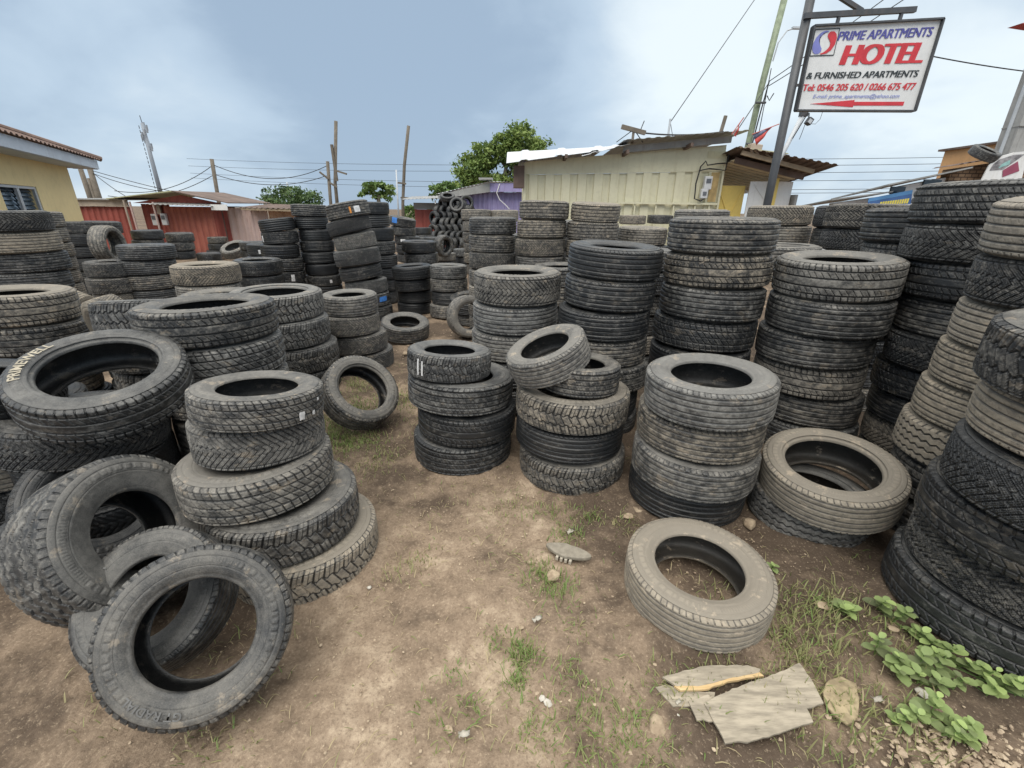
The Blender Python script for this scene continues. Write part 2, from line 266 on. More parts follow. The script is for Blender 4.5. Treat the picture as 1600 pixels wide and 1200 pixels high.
TYRES=[
('L1',0,-5.181,4.807,1.305,0.335,0.2,-0.005,0.007,1.0,'Vk',1,'dark chevron tyre, top of the thick far left stack below the louvred window'),
('L1',1,-5.186,4.821,1.102,0.335,0.204,-0.003,0.004,1.0,'Wt',1,'tan smooth tyre second down in the thick far left stack below the louvred window'),
('L1',2,-5.189,4.845,0.901,0.335,0.2,-0.004,0.005,1.0,'Wk',1,'dark smooth tyre third down in the thick far left stack below the louvred window'),
('L1',3,-5.208,4.819,0.693,0.335,0.208,-0.003,0.003,1.0,'Wg',2,'grey smooth tyre fourth down in the thick far left stack below the louvred window'),
('L2',0,-6.557,6.384,1.275,0.325,0.203,0.007,0.004,1.0,'Wb',1,'brownish smooth tyre, top of the brown stack touching the thick far left one'),
('L2',1,-6.574,6.387,1.076,0.325,0.199,0.007,0.003,1.0,'Wb',2,'brownish smooth tyre second down in the brown stack touching the thick far left one'),
('L2',2,-6.587,6.415,0.886,0.325,0.19,0.002,0.001,1.0,'Wb',0,'brownish smooth tyre third down in the brown stack touching the thick far left one'),
('L2',3,-6.614,6.421,0.696,0.325,0.19,-0.001,0.0,1.0,'Wb',0,'brownish smooth tyre fourth down in the brown stack touching the thick far left one'),
('L2',4,-6.637,6.438,0.507,0.325,0.19,-0.006,-0.001,1.0,'Wb',1,'brownish smooth tyre fifth down in the brown stack touching the thick far left one'),
('L2',5,-6.639,6.434,0.306,0.325,0.201,-0.004,-0.001,1.0,'Wb',0,'brownish smooth tyre sixth down in the brown stack touching the thick far left one'),
('L3',0,-7.886,8.389,1.09,0.29,0.2,0.004,0.004,1.0,'Wk',2,'dark smooth tyre, top of the black stack just left of upright tyre'),
('L3',1,-7.884,8.387,0.879,0.32,0.212,0.005,-0.0,1.0,'Wk',1,'dark smooth tyre second down in the black stack just left of upright tyre'),
('L3',2,-7.889,8.399,0.678,0.32,0.201,0.001,0.003,1.0,'Wk',1,'dark smooth tyre third down in the black stack just left of upright tyre'),
('L4',0,-7.693,8.715,1.074,0.29,0.215,0.016,0.0,1.0,'Wk',1,'dark smooth tyre on top of the stack behind the upright tyre near red kiosk'),
('L6',0,-5.351,6.047,0.688,0.306,0.195,-0.009,0.012,1.0,'Vg',1,'grey chevron tyre, top of the short stack that carries the upright tyre'),
('L6',1,-5.351,6.027,0.481,0.309,0.207,-0.003,0.004,1.0,'Vg',0,'grey chevron tyre second down in the short stack that carries the upright tyre'),
('L6',2,-5.355,6.032,0.282,0.293,0.199,-0.002,0.002,1.0,'Vb',1,'brownish chevron tyre third down in the short stack that carries the upright tyre'),
('L7',0,-4.964,6.203,0.893,0.321,0.191,-0.005,0.013,1.0,'Wk',0,'dark smooth tyre, top of the smooth stack just right of the upright tyre'),
('L7',1,-5.002,6.204,0.703,0.319,0.19,-0.005,0.009,1.0,'Wg',1,'grey smooth tyre second down in the smooth stack just right of the upright tyre'),
('L7',2,-5.008,6.217,0.506,0.32,0.197,-0.004,0.007,1.0,'Wb',1,'brownish smooth tyre third down in the smooth stack just right of the upright tyre'),
('L7',3,-5.008,6.217,0.305,0.32,0.201,-0.003,0.005,1.0,'Wk',1,'dark smooth tyre fourth down in the smooth stack just right of the upright tyre'),
('L8',0,-8.266,10.482,0.856,0.302,0.201,-0.0,-0.001,1.0,'Wk',0,'dark smooth tyre, top of the left of twin stacks before the red kiosk'),
('L8',1,-8.288,10.46,0.658,0.303,0.198,-0.0,-0.001,1.0,'Wk',1,'dark smooth tyre second down in the left of twin stacks before the red kiosk'),
('L9',0,-8.161,11.326,0.752,0.29,0.211,0.007,-0.01,1.0,'Wk',2,'dark smooth tyre, top of the right of twin stacks before the red kiosk'),
('L9',1,-8.189,11.296,0.55,0.305,0.203,0.005,-0.006,1.0,'Wk',2,'dark smooth tyre second down in the right of twin stacks before the red kiosk'),
('L9',2,-8.208,11.291,0.352,0.305,0.198,0.001,-0.003,1.0,'Wk',0,'dark smooth tyre third down in the right of twin stacks before the red kiosk'),
('L10',0,-9.345,14.601,0.481,0.279,0.197,-0.003,0.006,1.0,'Wk',0,'dark smooth tyre, top of the small far stack before the pink shack'),
('L10',1,-9.364,14.592,0.284,0.284,0.198,-0.002,0.004,1.0,'Wk',0,'dark smooth tyre second down in the small far stack before the pink shack'),
('L10',2,-9.398,14.56,0.084,0.309,0.2,-0.001,0.003,1.0,'Wk',2,'dark smooth tyre third down in the small far stack before the pink shack'),
('L13',0,-3.946,7.013,0.601,0.343,0.223,0.003,-0.029,1.0,'Vn',1,'new chevron tyre, top of the open stack left of the new columns'),
('L13',1,-3.936,7.02,0.389,0.32,0.212,0.002,-0.019,1.0,'Vn',1,'new chevron tyre second down in the open stack left of the new columns'),
('L14',0,-3.61,5.305,0.726,0.346,0.222,0.013,-0.017,1.0,'Vb',1,'brownish chevron tyre, top of the orange-stained stack behind the big left tyres'),
('L14',1,-3.612,5.29,0.508,0.336,0.217,0.009,-0.012,1.0,'Wg',1,'grey smooth tyre second down in the orange-stained stack behind the big left tyres'),
('L15',0,-5.278,7.144,0.422,0.3,0.205,0.001,-0.002,1.0,'Wk',1,'dark smooth tyre, top of the low stack left of the orange-stained stack'),
('L15',1,-5.3,7.18,0.224,0.3,0.198,0.002,0.003,1.0,'Wk',2,'dark smooth tyre second down in the low stack left of the orange-stained stack'),
('L15',2,-5.3,7.18,0.014,0.3,0.21,0.001,0.001,1.0,'Wk',1,'dark smooth tyre, bottom of the low stack left of the orange-stained stack'),
('B0',0,-4.126,8.186,1.174,0.288,0.211,-0.118,0.001,0.993,'Rn',1,'new ribbed tyre, top of the leftmost column of new black tyres'),
('B0',1,-4.121,8.19,0.967,0.296,0.206,-0.047,0.002,0.999,'Rk',2,'dark ribbed tyre second down in the leftmost column of new black tyres'),
('B0',2,-4.14,8.136,0.745,0.314,0.222,0.015,-0.001,1.0,'Dn',1,'new slanted tyre third down in the leftmost column of new black tyres'),
('B0',3,-4.104,8.129,0.526,0.316,0.219,0.057,-0.003,0.998,'Rk',1,'dark ribbed tyre fourth down in the leftmost column of new black tyres'),
('B0',4,-4.112,8.122,0.317,0.315,0.209,0.038,-0.002,0.999,'Rn',1,'new ribbed tyre fifth down in the leftmost column of new black tyres'),
('B1',0,-3.693,8.534,1.418,0.305,0.203,0.004,-0.001,1.0,'Rn',1,'new ribbed tyre, top of the straight new column left of the leaner'),
('B1',1,-3.684,8.537,1.212,0.291,0.206,0.005,-0.002,1.0,'Rn',2,'new ribbed tyre second down in the straight new column left of the leaner'),
('B1',2,-3.643,8.562,1.013,0.294,0.199,0.003,-0.0,1.0,'Wn',1,'new smooth tyre third down in the straight new column left of the leaner'),
('B1',3,-3.647,8.553,0.814,0.302,0.199,0.001,0.001,1.0,'Wn',1,'new smooth tyre fourth down in the straight new column left of the leaner'),
('B1',4,-3.636,8.54,0.611,0.304,0.204,0.001,-0.0,1.0,'Wn',1,'new smooth tyre fifth down in the straight new column left of the leaner'),
('B1',5,-3.603,8.533,0.405,0.302,0.205,0.003,-0.002,1.0,'Vn',2,'new chevron tyre sixth down in the straight new column left of the leaner'),
('B1',6,-3.596,8.535,0.208,0.31,0.198,0.002,-0.001,1.0,'Dn',0,'new slanted tyre seventh down in the straight new column left of the leaner'),
('B1',7,-3.596,8.535,0.01,0.31,0.197,0.001,-0.001,1.0,'Dn',0,'new slanted tyre eighth down in the straight new column left of the leaner'),
('B2',0,-2.359,6.785,1.433,0.306,0.208,-0.2,0.001,0.98,'Rk',0,'dark ribbed tyre, top of the leaning new column mid yard'),
('B2',1,-2.358,6.778,1.227,0.306,0.206,-0.224,-0.001,0.975,'Vk',1,'dark chevron tyre second down in the leaning new column mid yard'),
('B2',2,-2.305,6.789,1.016,0.295,0.21,-0.163,-0.001,0.987,'Vg',1,'grey chevron tyre third down in the leaning new column mid yard'),
('B2',3,-2.282,6.729,0.787,0.325,0.228,-0.13,-0.004,0.992,'Vk',2,'dark chevron tyre fourth down in the leaning new column mid yard'),
('B2',4,-2.266,6.754,0.588,0.305,0.199,-0.15,-0.002,0.989,'Dk',1,'dark slanted tyre fifth down in the leaning new column mid yard'),
('B2',5,-2.222,6.785,0.386,0.307,0.201,-0.037,-0.001,0.999,'Vg',1,'grey chevron tyre sixth down in the leaning new column mid yard'),
('B2',6,-2.224,6.788,0.187,0.325,0.199,-0.029,-0.0,1.0,'Rk',1,'dark ribbed tyre seventh down in the leaning new column mid yard'),
('B2',7,-2.205,6.797,-0.013,0.325,0.2,-0.0,-0.0,1.0,'Rk',1,'dark ribbed tyre, bottom of the leaning new column mid yard'),
('B3',0,-2.396,7.868,1.473,0.315,0.198,-0.001,0.001,1.0,'Vn',1,'new chevron tyre, top of the narrow new column behind the leaner'),
('B3',1,-2.402,7.871,1.274,0.314,0.199,-0.005,0.003,1.0,'Rn',1,'new ribbed tyre second down in the narrow new column behind the leaner'),
('B3',2,-2.357,7.881,1.062,0.316,0.212,-0.003,0.002,1.0,'Vn',1,'new chevron tyre third down in the narrow new column behind the leaner'),
('B3',3,-2.337,7.871,0.843,0.315,0.219,0.002,-0.001,1.0,'Dn',1,'new slanted tyre fourth down in the narrow new column behind the leaner'),
('B3',4,-2.333,7.871,0.631,0.316,0.212,0.003,-0.002,1.0,'Rn',1,'new ribbed tyre fifth down in the narrow new column behind the leaner'),
('B3',5,-2.35,7.886,0.426,0.315,0.205,0.0,-0.0,1.0,'Wn',2,'new smooth tyre sixth down in the narrow new column behind the leaner'),
('B3',6,-2.362,7.894,0.219,0.315,0.207,-0.0,-0.0,1.0,'Wn',0,'new smooth tyre seventh down in the narrow new column behind the leaner'),
('B3',7,-2.375,7.902,0.012,0.315,0.207,-0.001,0.0,1.0,'Wn',0,'new smooth tyre, bottom of the narrow new column behind the leaner'),
('B4',0,-2.655,11.128,1.176,0.304,0.206,0.174,-0.0,0.985,'Rn',1,'new ribbed tyre, top of the new stack with a blue stickered top'),
('B4',1,-2.64,11.13,0.972,0.289,0.202,0.068,0.001,0.998,'Wn',1,'new smooth tyre second down in the new stack with a blue stickered top'),
('B4',2,-2.563,11.142,0.763,0.3,0.209,0.069,-0.001,0.998,'Bn',1,'new chunky tyre third down in the new stack with a blue stickered top'),
('B4',3,-2.516,11.139,0.554,0.33,0.209,0.096,-0.003,0.995,'Dn',1,'new slanted tyre fourth down in the new stack with a blue stickered top'),
('B4',4,-2.521,11.137,0.351,0.312,0.203,0.063,-0.002,0.998,'Rn',1,'new ribbed tyre fifth down in the new stack with a blue stickered top'),
('B5',0,-1.608,7.207,0.539,0.31,0.201,-0.057,-0.0,0.998,'Dn',1,'new slanted tyre, top of the short stack before the blue stickered one'),
('B5',1,-1.61,7.243,0.346,0.3,0.193,-0.05,-0.001,0.999,'Dn',1,'new slanted tyre second down in the short stack before the blue stickered one'),
('B5',2,-1.607,7.295,0.157,0.28,0.189,-0.013,0.001,1.0,'Rn',2,'new ribbed tyre third down in the short stack before the blue stickered one'),
('B5',3,-1.631,7.308,-0.034,0.281,0.191,0.0,0.001,1.0,'Dn',0,'new slanted tyre, bottom of the short stack before the blue stickered one'),
('B6',0,-1.003,6.992,0.58,0.285,0.198,0.006,0.023,1.0,'Wg',0,'grey smooth tyre, top of the short grey stack at the back gap'),
('B6',1,-1.004,7.004,0.382,0.291,0.198,0.007,0.013,1.0,'Wg',1,'grey smooth tyre second down in the short grey stack at the back gap'),
('B6',2,-0.981,7.017,0.185,0.309,0.197,0.007,0.011,1.0,'Wk',1,'dark smooth tyre third down in the short grey stack at the back gap'),
('B6',3,-1.01,6.987,-0.017,0.311,0.202,-0.0,0.001,1.0,'Wg',1,'grey smooth tyre, bottom of the short grey stack at the back gap'),
('B8',0,-2.818,14.502,0.83,0.275,0.205,0.002,0.02,1.0,'Wk',2,'dark smooth tyre, top of the far stack before the dull red shed'),
('B8',1,-2.815,14.51,0.617,0.283,0.213,0.003,0.012,1.0,'Wk',1,'dark smooth tyre second down in the far stack before the dull red shed'),
('B8',2,-2.789,14.519,0.404,0.309,0.213,0.003,0.008,1.0,'Wk',0,'dark smooth tyre third down in the far stack before the dull red shed'),
('B8b',0,-2.672,13.537,0.607,0.27,0.196,0.003,0.007,1.0,'Wk',1,'dark smooth tyre, top of the narrow far stack left of the small upright ring'),
('B8b',1,-2.798,13.524,0.411,0.308,0.196,-0.001,0.006,1.0,'Wk',1,'dark smooth tyre second down in the narrow far stack left of the small upright ring'),
('B8b',2,-2.821,13.523,0.207,0.309,0.204,-0.001,0.003,1.0,'Wk',2,'dark smooth tyre third down in the narrow far stack left of the small upright ring'),
('B8b',3,-2.821,13.523,0.002,0.31,0.206,-0.0,0.001,1.0,'Wk',1,'dark smooth tyre, bottom of the narrow far stack left of the small upright ring'),
('B8c',0,-2.372,13.485,0.615,0.27,0.196,0.003,0.009,1.0,'Wk',1,'dark smooth tyre, top of the far stack right behind the small upright ring'),
('B8c',1,-2.37,13.513,0.419,0.31,0.196,0.001,0.009,1.0,'Wk',0,'dark smooth tyre second down in the far stack right behind the small upright ring'),
('B8c',2,-2.37,13.523,0.214,0.31,0.204,0.001,0.005,1.0,'Wk',0,'dark smooth tyre third down in the far stack right behind the small upright ring'),
('B8c',3,-2.37,13.523,0.007,0.31,0.207,0.0,0.002,1.0,'Wk',1,'dark smooth tyre, bottom of the far stack right behind the small upright ring'),
('B9b',0,-1.734,11.572,0.361,0.27,0.185,-0.001,0.015,1.0,'Wg',1,'grey smooth tyre, top of the pair under the small far upright ring'),
('B9b',1,-1.735,11.622,0.177,0.27,0.183,-0.0,0.012,1.0,'Wg',1,'grey smooth tyre second down in the pair under the small far upright ring'),
('B9b',2,-1.735,11.623,-0.02,0.28,0.198,-0.0,0.005,1.0,'Wg',1,'grey smooth tyre, bottom of the pair under the small far upright ring'),
('B10',0,-1.289,12.13,0.414,0.3,0.193,-0.002,0.012,1.0,'Wk',1,'dark smooth tyre, top of the low stack between far heap and brown column'),
('B10',1,-1.281,12.178,0.22,0.3,0.194,0.002,0.011,1.0,'Wk',0,'dark smooth tyre second down in the low stack between far heap and brown column'),
('B10',2,-1.28,12.178,0.011,0.3,0.209,0.001,0.004,1.0,'Wk',1,'dark smooth tyre, bottom of the low stack between far heap and brown column'),
('M4',0,-0.725,9.108,1.37,0.299,0.202,-0.002,-0.001,1.0,'Wb',1,'brownish smooth tyre, top of the brown column right of the far tyre heap'),
('M4',1,-0.675,9.113,1.172,0.324,0.198,-0.001,-0.001,1.0,'Wb',2,'brownish smooth tyre second down in the brown column right of the far tyre heap'),
('M4',2,-0.675,9.114,0.978,0.325,0.194,0.001,0.001,1.0,'Wb',1,'brownish smooth tyre third down in the brown column right of the far tyre heap'),
('M4',3,-0.665,9.116,0.784,0.325,0.194,0.003,0.003,1.0,'Wb',1,'brownish smooth tyre fourth down in the brown column right of the far tyre heap'),
('M4',4,-0.672,9.099,0.582,0.326,0.202,0.001,0.002,1.0,'Wb',2,'brownish smooth tyre fifth down in the brown column right of the far tyre heap'),
('M4',5,-0.618,9.077,0.376,0.325,0.206,-0.002,-0.001,1.0,'Wb',1,'brownish smooth tyre sixth down in the brown column right of the far tyre heap'),
('M4',6,-0.583,9.082,0.178,0.324,0.198,-0.001,-0.0,1.0,'Wb',2,'brownish smooth tyre seventh down in the brown column right of the far tyre heap'),
('M4',7,-0.583,9.082,-0.02,0.325,0.198,-0.0,-0.0,1.0,'Wb',1,'brownish smooth tyre, bottom of the brown column right of the far tyre heap'),
('M5',0,-0.181,9.135,1.357,0.269,0.21,0.001,-0.007,1.0,'Wb',2,'brownish smooth tyre on top of the brown column before the purple shop'),
('M3',0,-0.277,6.199,1.268,0.316,0.212,0.001,0.001,1.0,'Wg',2,'grey smooth tyre, top of the ribbed column below the purple shop'),
('M3',1,-0.288,6.184,1.049,0.315,0.219,-0.001,-0.0,1.0,'Wg',0,'grey smooth tyre second down in the ribbed column below the purple shop'),
('M3',2,-0.286,6.168,0.83,0.316,0.218,-0.002,-0.001,1.0,'Vg',2,'grey chevron tyre third down in the ribbed column below the purple shop'),
('M3',3,-0.282,6.171,0.618,0.32,0.212,-0.001,-0.001,1.0,'Wb',1,'brownish smooth tyre fourth down in the ribbed column below the purple shop'),
('M3',4,-0.295,6.169,0.405,0.32,0.213,-0.001,-0.0,1.0,'Wb',1,'brownish smooth tyre fifth down in the ribbed column below the purple shop'),
('M1',0,0.374,5.944,1.461,0.316,0.214,0.0,0.008,1.0,'Rb',1,'brownish ribbed tyre, top of the brown column at the cream container left end'),
('M1',1,0.353,5.948,1.246,0.315,0.215,-0.0,0.003,1.0,'Wb',0,'brownish smooth tyre second down in the brown column at the cream container left end'),
('M1',2,0.344,5.949,1.031,0.316,0.215,-0.0,0.001,1.0,'Vb',2,'brownish chevron tyre third down in the brown column at the cream container left end'),
('M1',3,0.343,5.951,0.818,0.316,0.213,-0.0,0.001,1.0,'Wg',1,'grey smooth tyre fourth down in the brown column at the cream container left end'),
('M2',0,1.006,5.897,1.449,0.307,0.215,0.035,-0.038,0.999,'Rb',1,'brownish ribbed tyre, top of the second brown column before the cream container'),
('M2',1,0.99,5.898,1.236,0.318,0.213,0.017,-0.017,1.0,'Rb',2,'brownish ribbed tyre second down in the second brown column before the cream container'),
('M2',2,0.987,5.894,1.022,0.32,0.214,0.007,-0.011,1.0,'Wb',0,'brownish smooth tyre third down in the second brown column before the cream container'),
('M2',3,0.979,5.895,0.809,0.32,0.213,0.005,-0.008,1.0,'Wg',0,'grey smooth tyre fourth down in the second brown column before the cream container'),
('M6',0,1.712,6.235,1.164,0.322,0.216,-0.002,-0.017,1.0,'Wb',0,'brownish smooth tyre, top of the front brown stack below the cream rail'),
('M6',1,1.738,6.222,0.953,0.327,0.21,-0.001,-0.011,1.0,'Wk',1,'dark smooth tyre second down in the front brown stack below the cream rail'),
('M6b',0,2.92,11.62,1.276,0.321,0.207,-0.0,-0.003,1.0,'Wb',0,'brownish smooth tyre on top of the left back stack below the cream rail'),
('M6c',0,3.754,12.139,1.285,0.321,0.207,-0.0,-0.003,1.0,'Wk',1,'dark smooth tyre on top of the right back stack below the cream rail'),
('M7',0,2.379,6.011,1.389,0.328,0.211,-0.003,-0.01,1.0,'Wg',1,'grey smooth tyre on top of the stack under the yellow door and meter'),
('C3',0,0.033,3.505,0.908,0.342,0.233,-0.001,-0.034,0.999,'Vg',1,'grey chevron tyre, top of the stack topped by an open chevron tyre'),
('C3',1,0.02,3.51,0.692,0.34,0.215,-0.0,-0.015,1.0,'Wg',1,'grey smooth tyre second down in the stack topped by an open chevron tyre'),
('C3',2,0.009,3.516,0.475,0.338,0.217,0.0,-0.005,1.0,'Wg',0,'grey smooth tyre third down in the stack topped by an open chevron tyre'),
('C3',3,0.005,3.515,0.257,0.33,0.219,0.0,-0.002,1.0,'Wk',2,'dark smooth tyre fourth down in the stack topped by an open chevron tyre'),
('C3',4,0.005,3.515,0.038,0.33,0.219,0.0,-0.0,1.0,'Wk',2,'dark smooth tyre, bottom of the stack topped by an open chevron tyre'),
('C4',0,0.693,3.16,1.156,0.318,0.205,0.044,-0.025,0.999,'Wk',0,'dark smooth tyre, top of the streaked tower left of the tallest middle one'),
('C4',1,0.675,3.152,0.952,0.316,0.204,0.019,-0.024,1.0,'Wk',1,'dark smooth tyre second down in the streaked tower left of the tallest middle one'),
('C4',2,0.653,3.155,0.753,0.322,0.198,0.008,-0.018,1.0,'Wk',1,'dark smooth tyre third down in the streaked tower left of the tallest middle one'),
('C4',3,0.65,3.171,0.559,0.334,0.194,0.003,-0.006,1.0,'Wk',1,'dark smooth tyre fourth down in the streaked tower left of the tallest middle one'),
('C4',4,0.671,3.161,0.364,0.336,0.196,0.002,-0.003,1.0,'Lk',2,'dark lugged tyre fifth down in the streaked tower left of the tallest middle one'),
('C4',5,0.63,3.168,0.167,0.334,0.196,0.003,-0.004,1.0,'Wk',0,'dark smooth tyre sixth down in the streaked tower left of the tallest middle one'),
('C4',6,0.642,3.195,-0.026,0.335,0.194,-0.0,0.0,1.0,'Wk',2,'dark smooth tyre, bottom of the streaked tower left of the tallest middle one'),
('C5',0,1.378,3.104,1.324,0.337,0.216,-0.01,-0.024,1.0,'Wk',1,'dark smooth tyre, top of the tall middle tower straight below the meter box'),
('C5',1,1.388,3.112,1.115,0.341,0.209,-0.004,-0.007,1.0,'Lb',0,'brownish lugged tyre second down in the tall middle tower straight below the meter box'),
('C5',2,1.384,3.11,0.9,0.339,0.215,-0.002,-0.004,1.0,'Wk',0,'dark smooth tyre third down in the tall middle tower straight below the meter box'),
('C5',3,1.377,3.135,0.688,0.343,0.212,0.0,0.002,1.0,'Dk',1,'dark slanted tyre fourth down in the tall middle tower straight below the meter box'),
('C5',4,1.372,3.125,0.47,0.347,0.218,0.0,0.001,1.0,'Wk',0,'dark smooth tyre fifth down in the tall middle tower straight below the meter box'),
('C5',5,1.372,3.125,0.252,0.335,0.218,0.0,0.0,1.0,'Lk',0,'dark lugged tyre sixth down in the tall middle tower straight below the meter box'),
('C5',6,1.373,3.125,0.035,0.335,0.218,0.0,0.0,1.0,'Wk',0,'dark smooth tyre, bottom of the tall middle tower straight below the meter box'),
('C7',0,2.033,2.852,1.102,0.344,0.226,-0.055,-0.035,0.998,'Lg',0,'grey lugged tyre, top of the tower topped by a wide open tyre, right'),
('C7',1,2.029,2.844,0.882,0.341,0.219,-0.032,-0.024,0.999,'Wg',2,'grey smooth tyre second down in the tower topped by a wide open tyre, right'),
('C7',2,2.022,2.881,0.668,0.336,0.214,-0.017,-0.013,1.0,'Wk',0,'dark smooth tyre third down in the tower topped by a wide open tyre, right'),
('C7',3,2.045,2.902,0.457,0.332,0.212,-0.009,-0.006,1.0,'Lg',0,'grey lugged tyre fourth down in the tower topped by a wide open tyre, right'),
('C7',4,2.094,2.919,0.246,0.335,0.21,-0.005,0.002,1.0,'Wk',2,'dark smooth tyre fifth down in the tower topped by a wide open tyre, right'),
('C7',5,2.107,2.905,0.03,0.335,0.216,-0.001,0.001,1.0,'Wk',1,'dark smooth tyre, bottom of the tower topped by a wide open tyre, right'),
('C6',0,1.035,2.156,0.604,0.321,0.209,-0.031,-0.029,0.999,'Wg',1,'grey smooth tyre, top of the front four-tyre stack right of the path'),
('C6',1,1.033,2.2,0.402,0.328,0.201,-0.011,-0.0,1.0,'Wb',1,'brownish smooth tyre second down in the front four-tyre stack right of the path'),
('C6',2,1.023,2.171,0.196,0.328,0.206,-0.01,-0.017,1.0,'Wg',0,'grey smooth tyre third down in the front four-tyre stack right of the path'),
('C6',3,1.029,2.216,-0.005,0.322,0.201,-0.0,0.0,1.0,'Wk',1,'dark smooth tyre, bottom of the front four-tyre stack right of the path'),
('C8',0,1.674,1.991,0.191,0.317,0.211,-0.134,-0.126,0.983,'Wt',2,'tan smooth tyre, top of the tan pair at the right tower foot'),
('C8',1,1.648,2.045,-0.011,0.29,0.2,-0.002,-0.002,1.0,'Tg',2,'grey wavy tyre, bottom of the tan pair at the right tower foot'),
('C1',0,-0.408,2.696,0.58,0.266,0.172,0.036,0.068,0.997,'Bg',1,'grey chunky tyre, top of the front stack left of the tilted ring'),
('C1',1,-0.344,2.735,0.383,0.346,0.197,0.061,0.033,0.998,'Rk',1,'dark ribbed tyre second down in the front stack left of the tilted ring'),
('C1',2,-0.305,2.721,0.183,0.33,0.2,0.027,0.011,1.0,'Lk',1,'dark lugged tyre third down in the front stack left of the tilted ring'),
('C1',3,-0.335,2.712,-0.016,0.334,0.199,0.003,0.001,1.0,'Rk',1,'dark ribbed tyre, bottom of the front stack left of the tilted ring'),
('C2',0,0.405,2.501,0.573,0.237,0.171,0.048,0.047,0.998,'Rk',1,'dark ribbed tyre, top of the front stack that carries the tilted ring'),
('C2',1,0.375,2.54,0.378,0.35,0.195,0.025,0.033,0.999,'Bb',2,'brownish chunky tyre second down in the front stack that carries the tilted ring'),
('C2',2,0.368,2.551,0.181,0.345,0.197,0.012,0.02,1.0,'Wk',0,'dark smooth tyre third down in the front stack that carries the tilted ring'),
('C2',3,0.395,2.526,-0.018,0.334,0.199,0.001,0.001,1.0,'Bg',1,'grey chunky tyre, bottom of the front stack that carries the tilted ring'),
('R1',0,2.603,2.602,1.531,0.345,0.208,-0.003,0.001,1.0,'Rk',0,'dark ribbed tyre, top of the dark tower on the right with highest top'),
('R1',1,2.613,2.602,1.33,0.346,0.202,-0.001,0.001,1.0,'Vk',2,'dark chevron tyre second down in the dark tower on the right with highest top'),
('R1',2,2.647,2.566,1.126,0.345,0.204,-0.002,0.0,1.0,'Lk',0,'dark lugged tyre third down in the dark tower on the right with highest top'),
('R1',3,2.673,2.553,0.925,0.344,0.201,-0.0,0.0,1.0,'Wk',1,'dark smooth tyre fourth down in the dark tower on the right with highest top'),
('R1',4,2.663,2.538,0.717,0.345,0.208,-0.006,-0.0,1.0,'Vk',0,'dark chevron tyre fifth down in the dark tower on the right with highest top'),
('R1',5,2.691,2.598,0.523,0.345,0.194,-0.001,0.0,1.0,'Dk',1,'dark slanted tyre sixth down in the dark tower on the right with highest top'),
('R1',6,2.729,2.616,0.326,0.345,0.197,0.002,0.001,1.0,'Wk',2,'dark smooth tyre seventh down in the dark tower on the right with highest top'),
('R1',7,2.756,2.62,0.127,0.344,0.199,0.003,0.001,1.0,'Vb',2,'brownish chevron tyre eighth down in the dark tower on the right with highest top'),
('R1b',0,2.663,3.051,1.399,0.331,0.21,0.006,-0.001,1.0,'Wk',2,'dark smooth tyre, top of the dark stack left of the highest right tower'),
('R1b',1,2.682,3.03,1.188,0.33,0.211,0.004,-0.0,1.0,'Lk',1,'dark lugged tyre second down in the dark stack left of the highest right tower'),
('R5',0,3.087,5.521,1.439,0.34,0.212,-0.003,0.005,1.0,'Vb',2,'brownish chevron tyre, top of the chevron stack at the signpost foot'),
('R5',1,3.115,5.511,1.236,0.331,0.203,-0.003,0.01,1.0,'Wb',1,'brownish smooth tyre second down in the chevron stack at the signpost foot'),
('R6',0,3.344,4.497,1.438,0.335,0.214,0.003,0.0,1.0,'Zb',2,'brownish zigzag tyre, top of the zigzag stack right of the signpost'),
('R6',1,3.359,4.508,1.238,0.335,0.2,0.01,0.004,1.0,'Vk',0,'dark chevron tyre second down in the zigzag stack right of the signpost'),
('R7',0,3.459,4.858,1.431,0.33,0.213,0.002,-0.005,1.0,'Vk',0,'dark chevron tyre, top of the dark stack wedged right of the signpost stack'),
('R7',1,3.481,4.855,1.228,0.33,0.203,0.008,-0.005,1.0,'Wk',0,'dark smooth tyre second down in the dark stack wedged right of the signpost stack'),
('R8',0,2.359,4.114,1.104,0.33,0.208,-0.004,-0.003,1.0,'Wg',2,'grey smooth tyre on top of the stack half hidden behind the wide open tyre'),
('R2',0,2.283,1.817,1.426,0.335,0.219,-0.049,-0.045,0.998,'Wt',1,'tan smooth tyre, top of the pale tan tower near the right edge'),
('R2',1,2.307,1.824,1.223,0.335,0.203,-0.031,-0.024,0.999,'Vk',0,'dark chevron tyre second down in the pale tan tower near the right edge'),
('R2',2,2.332,1.859,1.025,0.335,0.198,-0.007,-0.012,1.0,'Wt',1,'tan smooth tyre third down in the pale tan tower near the right edge'),
('R2',3,2.345,1.892,0.825,0.335,0.2,0.002,-0.006,1.0,'Wt',0,'tan smooth tyre fourth down in the pale tan tower near the right edge'),
('R2',4,2.349,1.921,0.622,0.335,0.203,0.005,-0.002,1.0,'Wt',0,'tan smooth tyre fifth down in the pale tan tower near the right edge'),
('R2',5,2.34,1.943,0.417,0.336,0.205,0.004,-0.001,1.0,'Tt',0,'tan wavy tyre sixth down in the pale tan tower near the right edge'),
('R2',6,2.353,1.928,0.212,0.335,0.205,0.003,-0.001,1.0,'Lk',2,'dark lugged tyre seventh down in the pale tan tower near the right edge'),
('R3',0,1.89,1.266,1.046,0.346,0.216,-0.028,-0.028,0.999,'Bk',0,'dark chunky tyre, top of the big nearest tower at the right edge'),
('R3',1,1.953,1.273,0.848,0.344,0.198,-0.001,-0.021,1.0,'Wt',0,'tan smooth tyre second down in the big nearest tower at the right edge'),
('R3',2,1.926,1.269,0.636,0.346,0.211,-0.007,-0.018,1.0,'Vk',1,'dark chevron tyre third down in the big nearest tower at the right edge'),
